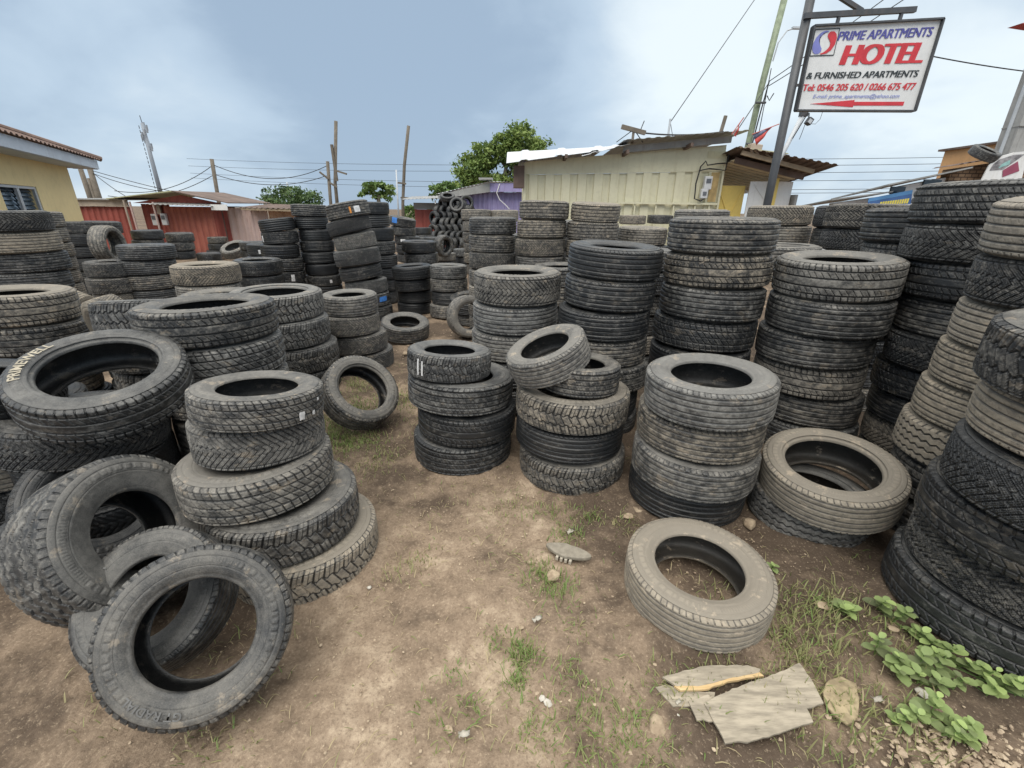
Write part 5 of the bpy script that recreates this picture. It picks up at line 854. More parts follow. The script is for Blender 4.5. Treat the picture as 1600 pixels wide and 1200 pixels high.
WGREY=wood('weathered_board',(.23,.20,.155),(.43,.375,.29),.9); WRAW=wood('raw_split_wood',(.50,.34,.16),(.72,.54,.30),-.2)
def board(poly,th,label,z,mat=WGREY,part=None,tilt=0):
    mb,(cx,cy,z0)=slab('wooden_board',poly,th,mat,label,'board',z=z,tilt=tilt); o=thing('wooden_board',label,'board',(cx,cy,z0),'broken boards lying on the ground'); mb.build('plank_panel',mat,o)
    if part:
        pm_,_=slab('',part[0],part[1],part[2],'','',z=part[3]); pm_.build('split_edge',part[2],o)
    return o
gb=gz(.80,1.0)
board([(.662,.996),(.71,1.018),(.818,1.056),(.924,1.086),(1.069,1.138),(1.074,1.077),(1.065,.996),(.998,.979),(.993,.937),(.864,.904),(.751,.878),(.725,.882),(.68,.876),(.677,.918)],.007,'largest grey weathered board with ragged left end, lying near the weeds',gb+.014,tilt=.02)
board([(.614,1.005),(.69,1.03),(.72,.99),(.70,.95),(.659,.942),(.643,.948),(.62,.944)],.006,'small torn grey board poking out left of the largest one',gb+.006)
board([(.516,1.055),(.557,1.066),(.621,1.045),(.72,1.04),(.70,1.0),(.612,.993),(.557,.99)],.006,'small grey board under the split yellow-edged plank',gb+.001)
board([(.548,1.083),(.634,1.108),(.719,1.126),(.875,1.131),(.915,1.117),(.905,1.105),(.80,1.085),(.68,1.055),(.589,1.050)],.008,'narrow grey plank with a raw yellow split edge',gb+.012,part=([(.580,1.052),(.689,1.060),(.796,1.090),(.905,1.108),(.915,1.092),(.795,1.073),(.68,1.041),(.598,1.037)],.009,WRAW,gb+.010))
mb,(cx,cy,z0)=slab('flat_stone',[(1.08,1.01),(1.10,1.05),(1.148,1.088),(1.199,1.102),(1.237,1.076),(1.20,1.01),(1.165,.965),(1.11,.938),(1.085,.97)],.012,SLATE,'','',z=gz(1.17,1.03)-.002)
o=mb.build('flat_stone',SLATE,None,bevel=.004); tag(o,'flat greenish-tan stone slab beside the largest broken board','stone','single stones and chips on the soil')
mb,(cx,cy,z0)=slab('',[(.68,2.10),(.74,2.14),(.80,2.06),(.77,2.01),(.71,2.04)],.012,ROCK,'','',z=gz(.74,2.08)+.02)
# sandal sole with its strap loops
def sandal():
    c=(.285,1.71); z=gz(*c)+.018; a=-.42; ca,sa=math.cos(a),math.sin(a); P=[]
    for k in range(36):
        t=2*math.pi*k/36; u=.115*math.cos(t); wv=(.040 if u<0 else .034)*(1-.16*math.cos(2*t))-.0+.006*math.cos(t+.6); v=wv*math.sin(t)
        P.append((c[0]+u*ca-v*sa,c[1]+u*sa+v*ca))
    o=thing('sandal_sole','worn grey sandal lying upside down with a striped strap stub','sandal',(c[0],c[1],z))
    m=MB(); m.prism([(x,y,z+(x-c[0])*.05) for x,y in P],(0,0,.020)); m.build('sole',plain('sandal_rubber',(.28,.25,.20),.8,.2,30,bump=.4),o,bevel=.006)
    for k in range(4):
        m=MB(); q=Vector((c[0]-.055+.02*k,c[1]-.012-.009*k,z-.004)); m.box(q+Vector((0,-.014,-.001)),(.012,.022,.018),Matrix.Rotation(a,3,'Z')); m.build('strap',plain('strap_pale',(.42,.38,.31),.7,.1,30) if k==0 else bpy.data.materials['strap_pale'],o)
sandal()
SCRAP=plain('scrap_paper',(.42,.39,.33),.8,.25,40)
def scrap(x,y,s,label):
    V=[];n=5
    for i in range(n):
        for j in range(3): V.append(((i/(n-1)-.5)*s+random.uniform(-.1,.1)*s,(j/2-.5)*s*.45+random.uniform(-.08,.08)*s,.006+s*.25*abs(math.sin(i*1.3+j))))
    F=[(i*3+j,(i+1)*3+j,(i+1)*3+j+1,i*3+j+1) for i in range(n-1) for j in range(2)]
    me=mesh_np('paper_scrap',V,F,True); me.materials.append(SCRAP); o=link(bpy.data.objects.new('paper_scrap',me)); o.location=(x,y,gz(x,y)); o.rotation_euler=(0,0,random.uniform(0,.6))
    m=o.modifiers.new('solid','SOLIDIFY'); m.thickness=.0015; tag(o,label,'paper scrap','litter on the soil')
scrap(.318,1.885,.05,'white crumpled paper scrap above the sandal sole'); scrap(.115,1.33,.04,'pale curled leaf scrap right of the grass tuft in mid path'); scrap(.58,1.005,.022,'white torn scrap at the left end of the broken boards')
scrap(-.14,.90,.035,'white torn scrap at the very front of the path'); scrap(1.27,1.02,.04,'white paper strip between flat slab and lower weed')

# ------------------------------------------------------------------ leafy weeds
WEED=leafmat('weed_leaves',(.19,.22,.115),(.27,.35,.14),(.42,.54,.20),.5,.3); STEM=plain('weed_stem',(.14,.22,.06),.6,.2,20)
def leaf_into(V,F,T,p,d,up,L,W,tone,curl=.25):
    d=d.normalized(); s=d.cross(up).normalized(); u=s.cross(d); b=len(V)
    rows=((0,.10,0),(.2,.78,.05),(.48,1.04,.06),(.8,.80,.0),(1.,.10,-.12))
    for f,wd,h in rows:
        c=p+d*L*f+u*(L*curl*(h-.35*f*f))
        V+= [c-s*W*wd*.5+u*W*.12*wd,c-u*.0,c+s*W*wd*.5+u*W*.12*wd]; T+=[tone]*3
    for i in range(4):
        for j in range(2): F.append((b+i*3+j,b+i*3+j+1,b+(i+1)*3+j+1,b+(i+1)*3+j))
def weed(spots,label,size=1.,tone=.35):
    x0=sum(s[0] for s in spots)/len(spots); y0=sum(s[1] for s in spots)/len(spots); z0=gz(x0,y0)
    o=thing('leafy_weed',label,'weed',(x0,y0,z0),'leafy weeds at the front right'); V=[];F=[];T=[]; st=MB(); pair=[]
    for (x,y,h) in spots:
        b=Vector((x-x0,y-y0,gz(x,y)-z0)); lean=Vector((random.uniform(-.6,.6),random.uniform(-.8,.2),1)).normalized(); tip=b+lean*h
        if len(spots)==2:
            pair.append((b+o.location-Vector((0,0,.004)),tip+o.location))
            if len(pair)==2: st.tube([pair[0][1],pair[0][0],pair[1][0],pair[1][1]],[.0015,.003,.003,.0015],6)
        else: st.tube([b+o.location-Vector((0,0,.01)),b+o.location+lean*h*.5,tip+o.location],[.003,.0025,.0015],6)
        n=int(5+h*62)
        for k in range(n):
            f=(k+1)/n; p=b+lean*h*f; a=k*2.4+random.uniform(-.4,.4); d=Vector((math.cos(a),math.sin(a),.12+.4*f+random.uniform(-.3,.25)))
            L=random.uniform(.026,.060)*size*(1.15-.45*f); leaf_into(V,F,T,p,d,Vector((0,0,1)),L,L*.78,min(1,max(0,random.gauss(tone+.35*f,.22))))
    if len(spots)>2: st.tube([(x,y,gz(x,y)-.003) for x,y,_ in spots],.0025,6)
    me=mesh_np('foliage',[tuple(v) for v in V],F,True,dict(tone=T)); me.materials.append(WEED); link(bpy.data.objects.new('foliage',me),o); st.build('stem',STEM,o)
weed([(1.56,1.40,.10),(1.58,1.34,.08),(1.60,1.28,.07),(1.61,1.24,.09),(1.64,1.19,.09),(1.66,1.15,.07),(1.70,1.11,.08),(1.74,1.07,.08),(1.78,1.05,.07),(1.83,1.02,.07),(1.60,1.18,.05),(1.68,1.05,.05)],'bright leafy weed creeping along the foot of the nearest right tower')
weed([(1.40,1.20,.08),(1.45,1.16,.09),(1.42,1.12,.06),(1.50,1.13,.08),(1.55,1.12,.09),(1.52,1.07,.06),(1.47,1.09,.05),(1.58,1.07,.05)],'greyish leafy weed in the middle of the right corner',1.,.18)
weed([(1.36,.98,.07),(1.41,.97,.08),(1.45,.94,.06),(1.40,.92,.06),(1.49,.95,.05),(1.46,.90,.05)],'lowest leafy weed near the gravel at the bottom right')
weed([(1.385,1.39,.035),(1.40,1.37,.03)],'tiny sprout with three leaves in the grass',1.25)
weed([(1.27,.955,.06),(1.285,.94,.05)],'yellow-green small weed between slab and lowest weed',.7)
weed([(1.24,1.62,.05)],'lone pale sprout at the right of the lying path tyre',.7)

# ------------------------------------------------------------------ building materials
CREAM=plain('cream_paint',(.68,.65,.47),.6,.06,1.2,dirt=(.36,.30,.17),dirt_amt=.22); CREAM_D=plain('cream_recess',(.66,.62,.41),.6,.06,1.2,dirt=(.30,.25,.15),dirt_amt=.25)
YWALL=plain('yellow_render',(.80,.66,.36),.85,.05,.8,dirt=(.55,.42,.22),dirt_amt=.15); BLUEF=plain('pale_blue_fascia',(.50,.57,.66),.7,.08,1.5,dirt=(.3,.3,.32),dirt_amt=.2)
ROOFB=plain('brown_tiles',(.20,.135,.11),.8,.3,3,dirt=(.10,.08,.07),dirt_amt=.4,bump=.4); GLASS=plain('louvre_glass',(.05,.08,.11),.15,.2,4); ALU=plain('alu_frame',(.50,.53,.56),.4,.08,3)
RED=plain('red_paint',(.34,.085,.065),.65,.2,1.5,dirt=(.16,.04,.035),dirt_amt=.55); RED_L=plain('faded_red_paint',(.45,.15,.11),.7,.2,1.5,dirt=(.24,.07,.05),dirt_amt=.4)
PINK=plain('faded_pink_paint',(.66,.50,.46),.7,.12,1.2,dirt=(.45,.27,.22),dirt_amt=.35); ORANGE=plain('rusty_orange_paint',(.62,.40,.28),.75,.2,2,dirt=(.30,.15,.10),dirt_amt=.4)
BEIGE=plain('beige_board',(.44,.37,.30),.8,.15,2,dirt=(.2,.16,.12),dirt_amt=.4); RUST=plain('rusty_sheet',(.15,.105,.085),.75,.35,2.5,dirt=(.09,.055,.04),dirt_amt=.5)
GREYSH=plain('grey_sheet',(.34,.34,.33),.55,.2,2,dirt=(.20,.17,.14),dirt_amt=.4,metal=.2); WHITES=plain('white_sheet',(.60,.62,.64),.4,.06,2); PGREEN=plain('pale_green_sheet',(.47,.47,.30),.7,.15,2)
PURP=plain('purple_paint',(.36,.32,.56),.65,.12,1.5,dirt=(.18,.12,.26),dirt_amt=.5); CONC=plain('concrete',(.36,.36,.35),.85,.15,2,dirt=(.16,.15,.14),dirt_amt=.4,bump=.3)
STEEL=plain('dark_steel',(.075,.08,.088),.5,.25,5,dirt=(.16,.12,.10),dirt_amt=.3); POLE=plain('pole_wood',(.17,.145,.115),.85,.25,4); POLEG=plain('green_pole',(.24,.29,.19),.6,.3,5,dirt=(.42,.42,.36),dirt_amt=.35); CABLE=plain('cable_black',(.02,.02,.022),.6,.1,3)
WHITE=plain('white_paint',(.78,.78,.77),.5,.05,2,dirt=(.5,.47,.42),dirt_amt=.2); YEL=plain('yellow_door_paint',(.70,.52,.14),.55,.08,2,dirt=(.4,.27,.1),dirt_amt=.2); TIMBER=plain('timber',(.36,.28,.19),.8,.2,4); CEIL=plain('slat_ceiling',(.66,.58,.45),.8,.15,4)
METER=plain('meter_plastic',(.60,.61,.62),.4,.06,6); METERD=plain('meter_face',(.14,.15,.17),.3,.2,8); BRICK=None
def make_brick():
    t=NT('clay_block'); b=t.node('ShaderNodeTexBrick'); m=t.node('ShaderNodeMapping'); t.l(t.pos(),m.inputs[0]); m.inputs['Rotation'].default_value=(R(90),0,0); t.l(m.outputs[0],b.inputs[0])
    for i,c in ((1,(.36,.24,.15)),(2,(.28,.18,.11)),(3,(.09,.06,.045))): b.inputs[i].default_value=(*c,1)
    b.inputs['Scale'].default_value=2.6; b.inputs['Mortar Size'].default_value=.035; t.set(Base_Color=b.outputs[0],Roughness=.9); return t.mat
BRICK=make_brick()

# ------------------------------------------------------------------ yellow house at the left
def house():
    o=thing('yellow_house','yellow rendered house with pale blue fascia and louvred window','house',(-11.9,13,0)); a=Vector((-11.92,13.0,0)); b=Vector((-9.2,8.0,0)); d=(b-a).normalized(); n=Vector((-d.y,d.x,0));
    if n.dot(Vector((0,0,0))-a)<0: n=-n          # toward the yard
    L=7.5
    m=MB(); A=a;B=a+d*L; top=2.62
    wl=(L-3.55,L-1.75)  # unused span keeps proportions of the photo's opening
    s0,s1,z0,z1=2.55,4.35,1.05,1.93           # window opening along the wall
    def W(s,z,q=0): return A+d*s+n*q+Vector((0,0,z))
    for p in ([W(0,0),W(s0,0),W(s0,top),W(0,top)],[W(s1,0),W(L,0),W(L,top),W(s1,top)],[W(s0,0),W(s1,0),W(s1,z0),W(s0,z0)],[W(s0,z1),W(s1,z1),W(s1,top),W(s0,top)]): m.prism(p,-n*.2)
    m.prism([W(0,0,-.203),W(0,0,-6),W(0,top,-6),W(0,top,-.203)],d*.2)
    m.build('wall',YWALL,o)
    w=MB(); fw=.06
    for p,q in ((W(s0,z0,-.05),W(s0,z1,-.05)),(W(s1,z0,-.05),W(s1,z1,-.05)),((W((s0+s1)/2,z0,-.05)),W((s0+s1)/2,z1,-.05)),(W(s0+.03,z0+.03,-.05),W(s1-.03,z0+.03,-.05)),(W(s0+.03,z1-.03,-.05),W(s1-.03,z1-.03,-.05))): w.bar(p,q,fw,.05)
    wn=w.build('window_frame',ALU,o)
    for (u0,u1) in ((s0+.04,(s0+s1)/2-.04),((s0+s1)/2+.04,s1-.04)):
        g=MB(); k=0; z=z0+.08
        while z<z1-.06: g.prism([W(u0,z,-.10),W(u1,z,-.10),W(u1,z+.095,-.14),W(u0,z+.095,-.14)],-n*.006); z+=.085
        g.prism([W(u0,z0,-.17),W(u1,z0,-.17),W(u1,z1,-.17),W(u0,z1,-.17)],-n*.01); g.build('louvre_pane',GLASS,wn)
    e=.55; f=MB(); f.prism([W(-e,2.50,e),W(L,2.50,e),W(L,2.72,e),W(-e,2.72,e)],-n*.03); f.prism([W(-e,2.50,e-.031),W(-e,2.50,-6),W(-e,2.72,-6),W(-e,2.72,e-.031)],d*.03); f.prism([W(-e,2.49,e-.035),W(L,2.49,e-.035),W(L,2.49,-.0),W(-e,2.49,-.0)],(0,0,.012)); f.build('fascia',BLUEF,o)
    r=MB(); rise=1.15; pe=.22
    r.corr(W(-e-.1,2.735,e+.08),W(L,2.735,e+.08),(tuple((W(1.9,2.735+rise,-2.6)-W(-e-.1,2.735,e+.08))),tuple((W(L,2.735+rise,-2.6)-W(L,2.735,e+.08)))),pe,.03,(0,0,1),.5,.01)
    r.corr(W(-e-.1,2.735,-6),W(-e-.1,2.735,e+.08),(tuple(W(1.9,2.735+rise,-2.6)-W(-e-.1,2.735,-6)),tuple(W(1.9,2.735+rise,-2.6)-W(-e-.1,2.735,e+.08))),pe,.03,(0,0,1),.5,.01)
    r.tube([W(-e-.1,2.77,e+.08),W(1.9,2.77+rise,-2.6),W(L,2.77+rise,-2.6)],.07,8); r.build('roof',ROOFB,o)
house()

# ------------------------------------------------------------------ kiosks on the far left
def kiosk_red_low():
    o=thing('red_kiosk','low dark red kiosk between yellow house and gabled one','kiosk',(-13.4,15.6,0)); m=MB(); m.corr((-15.2,15.6,0),(-12.62,15.6,0),(0,0,1.52),.2,.035,(0,-1,0)); m.build('wall',RED,o)
    f=MB(); f.box((-13.9,15.50,1.63),(2.6,.05,.20)); f.build('fascia',BEIGE,o); r=MB(); r.box((-13.9,16.6,1.76),(2.7,2.4,.04),Matrix.Rotation(.02,3,'X')); r.build('roof',GREYSH,o); p=MB(); p.tube([(-12.55,15.3,0),(-12.55,15.3,1.72)],.03,8); p.build('post',BEIGE,o)
def kiosk_red_gable():
    o=thing('red_kiosk','bright red corrugated kiosk with pale green gabled roof','kiosk',(-11,15.6,0)); m=MB(); m.corr((-12.5,15.9,0),(-11.55,15.9,0),(0,0,1.62),.24,.03,(0,-1,0)); m.build('recess_wall',RED,o)
    m=MB(); m.corr((-11.55,15.6,0),(-9.95,15.6,0),(0,0,1.55),.21,.04,(0,-1,0)); m.build('front_wall',RED_L,o); m=MB(); m.corr((-9.95,15.6,0),(-9.6,16.3,0),(0,0,1.55),.2,.03,(.9,-.45,0)); m.build('side_wall',RED,o)
    g=MB(); g.prism([(-12.55,15.62,1.64),(-9.55,15.62,1.64),(-10.9,15.62,1.90)],(0,.05,0)); g.build('gable',RED,o)
    r=MB(); r.prism([(-13.1,15.3,1.74),(-10.9,15.25,1.99),(-10.9,18,2.02),(-13.1,18,1.76)],(0,0,.03)); r.build('roof_slope',PGREEN,o); r=MB(); r.prism([(-10.9,15.25,1.99),(-9.2,15.3,1.66),(-9.2,18,1.68),(-10.9,18,2.02)],(0,0,.03)); r.build('roof_slope',RUST,o)
    c=MB(); c.corr((-11.7,15.05,1.60),(-9.6,15.05,1.57),(0,.55,.06),.16,.02,(0,0,1)); c.build('canopy',GREYSH,o); w=MB(); w.box((-9.42,15.15,1.54),(.52,.03,.17)); w.build('white_board',WHITE,o)
    for x in (-12.45,-11.7):
        p=MB(); p.tube([(x,15.4,0),(x,15.4,1.68)],.03,8); p.build('post',PINK,o)
    for x,y,z in ((-12.06,15.83,1.13),(-11.5,15.51,1.15)):
        b=MB(); b.box((x,y-.05,z),(.17,.10,.36)); q=b.build('meter_box',METER,o,bevel=.015); d=MB(); d.box((x,y-.11,z+.06),(.11,.015,.12)); d.build('dial',METERD,q)
    b=MB(); b.box((-11.85,15.8,1.45),(.13,.08,.30)); b.build('fuse_box',BEIGE,o,bevel=.01)
kiosk_red_low(); kiosk_red_gable()
def kiosk_pink():
    o=thing('pink_kiosk','faded pink corrugated shack right of the red kiosks','kiosk',(-9,16,0)); m=MB(); m.corr((-9.75,16,0),(-8.35,16,0),(0,0,1.52),.22,.03,(0,-1,0)); m.build('wall',PINK,o); p=MB(); p.tube([(-9.8,15.85,0),(-9.8,15.85,1.5)],.025,8); p.build('post',RUST,o); r=MB(); r.box((-9.05,16.7,1.56),(1.5,1.6,.03)); r.build('roof',GREYSH,o)
    o=thing('orange_kiosk','rust-orange shack under a flat brown sheet roof','kiosk',(-7.8,16,0)); m=MB(); m.corr((-8.33,16.02,0),(-6.9,16.02,0),(0,0,1.48),.22,.03,(0,-1,0)); m.build('wall',ORANGE,o); r=MB(); r.corr((-8.95,15.4,1.54),(-6.7,15.4,1.50),(0,2.0,.12),.18,.02,(0,0,1)); r.build('roof',RUST,o); f=MB(); f.bar((-8.9,15.45,1.50),(-6.8,15.45,1.46),.05,.06); f.build('roof_beam',TIMBER,o)
kiosk_pink()

# ------------------------------------------------------------------ dull red shed and purple shop
def shed():
    o=thing('red_shed','dull red shed with grey lintel and flat sheet roof, far centre','shed',(-3.7,20,0)); m=MB(); m.corr((-4.2,20,0),(-2.75,20,0),(0,0,1.55),.4,.02,(0,-1,0),.8); m.build('wall',RED,o); b=MB(); b.box((-3.47,20.0,1.68),(1.5,.1,.25)); b.build('lintel',CONC,o); r=MB(); r.corr((-4.6,19.2,1.90),(-2.6,19.2,1.98),(0,2.2,.16),.16,.02,(0,0,1)); r.build('roof',GREYSH,o); p=MB(); p.box((-3.2,19.35,1.83),(.05,.05,.14)); p.build('lamp_bulb',WHITE,o)
shed()
def purple():
    o=thing('purple_shop','purple corrugated shop with grimy concrete eave','shop',(-1,20,0)); m=MB(); m.corr((-2.75,19.6,0),(-.95,20.0,0),(0,0,2.25),.2,.035,(.2,-1,0)); m.corr((-.95,20.003,0),(1.2,20.1,0),(0,0,2.25),.2,.035,(0,-1,0)); m.build('wall',PURP,o)
    f=MB(); f.prism([(-3.0,18.9,1.94),(-1.03,19.7,2.24),(-1.03,19.7,2.60),(-3.0,18.9,2.08)],(.03,-.06,0)); f.build('eave_slab',CONC,o); f=MB(); f.box((.1,19.72,2.42),(2.2,.06,.33),Matrix.Rotation(.02,3,'Z')); f.build('fascia',PURP,o)
    r=MB(); r.corr((-3.1,18.8,2.10),(-1.0,19.6,2.62),(.4,2.5,.15),.16,.02,(0,0,1)); r.corr((-1.0,19.6,2.62),(1.2,19.7,2.60),(0,2.4,.1),.16,.02,(0,0,1)); r.build('roof',WHITES,o)
    w=MB(); w.box((-1.92,19.68,1.62),(.42,.05,.50),Matrix.Rotation(.22,3,'Z')); q=w.build('window',PURP,o); g=MB(); g.box((-1.93,19.645,1.60),(.28,.03,.34),Matrix.Rotation(.22,3,'Z')); g.build('pane',GLASS,q)
    s=MB(); s.box((-1.15,19.6,2.72),(.55,.5,.07)); s.build('roof_weight',CONC,o); t=MB(); t.tube([(-.6,19.66,2.55),(-.72,19.6,2.2),(-.6,19.6,1.95),(-.35,19.6,1.75),(-.2,19.62,1.6)],.018,6); t.build('cable',WHITE,o)
purple()

# ------------------------------------------------------------------ cream container shop
def cream():
    o=thing('cream_container_shop','cream ribbed container shop with patched sheet roof and open porch','shop',(2.9,13.5,0))
    m=MB(); m.corr((.30,13.55,.12),(5.72,13.55,.12),((0,0,2.36),(0,0,2.50)),.455,.05,(0,-1,0),.55,.02,0,.03); m.build('ribbed_wall',CREAM,o)
    m=MB(); m.prism([(.28,13.49,2.485),(5.72,13.49,2.625),(5.72,13.49,3.27),(.28,13.49,2.80)],(0,.06,0)); m.prism([(.25,13.47,0),(.32,13.47,0),(.32,13.47,2.78),(.25,13.47,2.78)],(0,.1,0)); m.box((5.745,13.5,1.5),(.05,.1,3.0)); m.build('header_plate',CREAM,o)
    m=MB(); m.prism([(.28,13.6,0),(.28,18,0),(.28,18,2.7),(.28,13.6,2.8)],(.04,0,0)); m.prism([(5.77,13.6,0),(5.77,18,0),(5.77,18,3.2),(5.77,13.6,3.2)],(-.04,0,0)); m.build('side_wall',CREAM_D,o)
    m=MB(); m.box((4.3,13.44,1.79),(2.8,.06,.05)); 
    for x in (3.4,4.0,4.5,5.1,5.5): m.box((x,13.455,1.3),(.035,.03,.93))
    m.build('ledge_rail',CREAM,o)
    r=MB(); r.corr((-.22,13.0,2.72),(2.55,13.0,3.08),((.0,1.5,.42),(.35,1.2,.22)),.92,.03,(0,-.3,1),.2,.006,0,.06); r.corr((1.75,12.92,2.90),(2.98,12.95,3.20),((.1,1.0,.25),(.1,1.0,.12)),.62,.02,(0,-.3,1),.2,.006,0,.06); r.build('white_roof_sheet',WHITES,o)
    r=MB(); r.corr((2.8,12.85,3.27),(6.0,12.85,3.53),((0,3.2,-.05),(0,3.2,-.05)),.25,.016,(0,0,1)); r.corr((.1,13.2,2.79),(2.3,13.3,3.06),((0,3,-.02),(0,3,-.02)),.25,.03,(0,0,1)); r.build('roof_sheet',GREYSH,o)
    b=MB(); b.prism([(2.9,13.30,3.03),(5.75,13.30,3.30),(5.75,13.30,3.46),(2.9,13.30,3.19)],(0,.05,0)); b.build('roof_beam',GREYSH,o)
    for x,z in ((1.35,2.90),(2.95,3.02),(4.6,3.2)):
        b=MB(); b.bar((x,12.95,z),(x,13.6,z-.03),.07,.09); b.build('rafter_end',RUST,o)
    b=MB(); b.box((.12,13.6,2.42),(.3,.5,.55)); b.build('corner_bracket',RUST,o)
    # meter box and its wiring
    q=MB(); q.box((5.33,13.40,2.32),(.21,.13,.34)); q.box((5.27,13.40,2.05),(.19,.13,.25)); mb_=q.build('meter_box',METER,o,bevel=.02); d=MB(); d.box((5.33,13.33,2.37),(.13,.012,.11)); d.box((5.27,13.33,2.05),(.10,.012,.10)); d.build('dial',METERD,mb_)
    c=MB(); c.tube([(5.3,13.36,1.93),(5.2,13.36,1.86),(5.02,13.36,1.92),(5.0,13.37,2.3),(5.06,13.37,2.72),(5.18,13.37,2.86),(5.24,13.37,2.76),(5.5,13.38,2.80),(5.75,13.4,2.82)],.018,6); c.tube([(5.03,13.37,2.62),(5.3,13.37,2.68),(5.75,13.38,2.64),(5.79,13.38,3.05)],.018,6); c.build('meter_cable',CABLE,o)
    s=MB(); s.box((5.55,13.484,2.22),(.22,.008,.75)); s.build('rust_stain_plate',plain('rust_stain',(.50,.36,.16),.7,.3,6),o)
    w=MB(); w.box((5.50,13.483,3.03),(.5,.012,.16)); w.build('patch_plate',CREAM_D,o)
    # porch to the right
    r=MB(); r.corr((5.6,12.6,3.12),(8.1,12.3,2.70),((.1,4.2,-.35),(.2,4.2,-.5)),.2,.025,(0,0,1)); r.build('porch_roof',RUST,o)
    r=MB(); r.prism([(5.85,12.75,3.10),(7.0,12.7,2.98),(7.0,14.0,3.02),(5.85,14.0,3.12)],(0,0,.02)); r.build('porch_patch_sheet',PGREEN,o)
    b=MB(); b.bar((5.8,12.7,3.0),(7.75,12.7,2.58),.06,.10); b.build('porch_beam',TIMBER,o); b=MB(); b.bar((5.8,13.0,2.85),(7.7,13.0,2.47),.06,.14); b.build('porch_beam',RUST,o)
    c=MB(); a=0
    for k in range(17):
        y=13.05+k*.24; c.prism([(5.80,y,2.86-.03*k),(7.65,y,2.46-.025*k),(7.65,y+.225,2.455-.025*k),(5.80,y+.225,2.855-.03*k)],(0,0,.02))
    c.build('porch_ceiling',CEIL,o)
    p=MB(); p.box((7.15,13.3,1.2),(.12,.12,2.5)); p.build('porch_post',YEL,o)
    d=MB(); d.box((6.1,13.62,1.15),(.78,.04,2.25)); d.bar((5.75,13.59,.4),(6.45,13.59,2.2),.02,.03); d.bar((5.75,13.585,2.2),(6.45,13.585,.9),.02,.03); d.build('yellow_door',YEL,o)
    d=MB(); d.box((7.12,13.45,1.2),(1.15,.04,2.36),Matrix.Rotation(-.05,3,'Z')); d.bar((6.65,13.44,2.3),(7.2,13.40,1.7),.015,.02); d.build('white_door',WHITE,o); d=MB(); d.box((7.78,13.5,1.0),(.07,.5,2.1)); d.build('door_edge',CONC,o)
    j=MB()
    for k in range(9): j.bar((5.7+.13*k,12.65+random.uniform(-.05,.1),3.12-.02*k),(5.85+.15*k,12.75,3.02+random.uniform(-.05,.1)-.02*k),.05,.03)
    j.build('loose_laths',BEIGE,o)
    st=MB(); st.tube([(5.50,13.5,3.5),(5.57,13.5,3.95)],.05,8); st.build('roof_stump',POLE,o)
cream()
def antenna():
    o=thing('tv_antenna','weathered wooden cross-arm antenna on the cream shop roof','antenna',(3.12,13.3,3.3)); m=MB(); m.tube([(3.12,13.3,3.25),(3.13,13.3,3.62)],.035,8); m.build('mast',POLE,o); m=MB(); m.bar((2.80,13.3,3.64),(3.44,13.3,3.50),.10,.10); m.build('cross_arm',POLE,o); m=MB(); m.tube([(3.13,13.3,3.58),(2.7,13.3,3.28)],.012,6); m.tube([(3.15,13.3,3.56),(3.4,13.3,3.28)],.012,6); m.tube([(3.3,13.3,3.55),(3.38,13.3,3.78)],.012,6); m.build('stay_wire',CABLE,o)
    o=thing('thin_mast','thin grey rod standing on the cream shop roof','mast',(4.26,14,3.3)); m=MB(); m.tube([(4.26,14,3.3),(4.27,14,3.95)],.03,6); m.build('rod',ALU,o); m=MB(); m.tube([(4.27,14,3.9),(4.45,14,3.35)],.008,5); m.build('stay_wire',CABLE,o)
antenna()

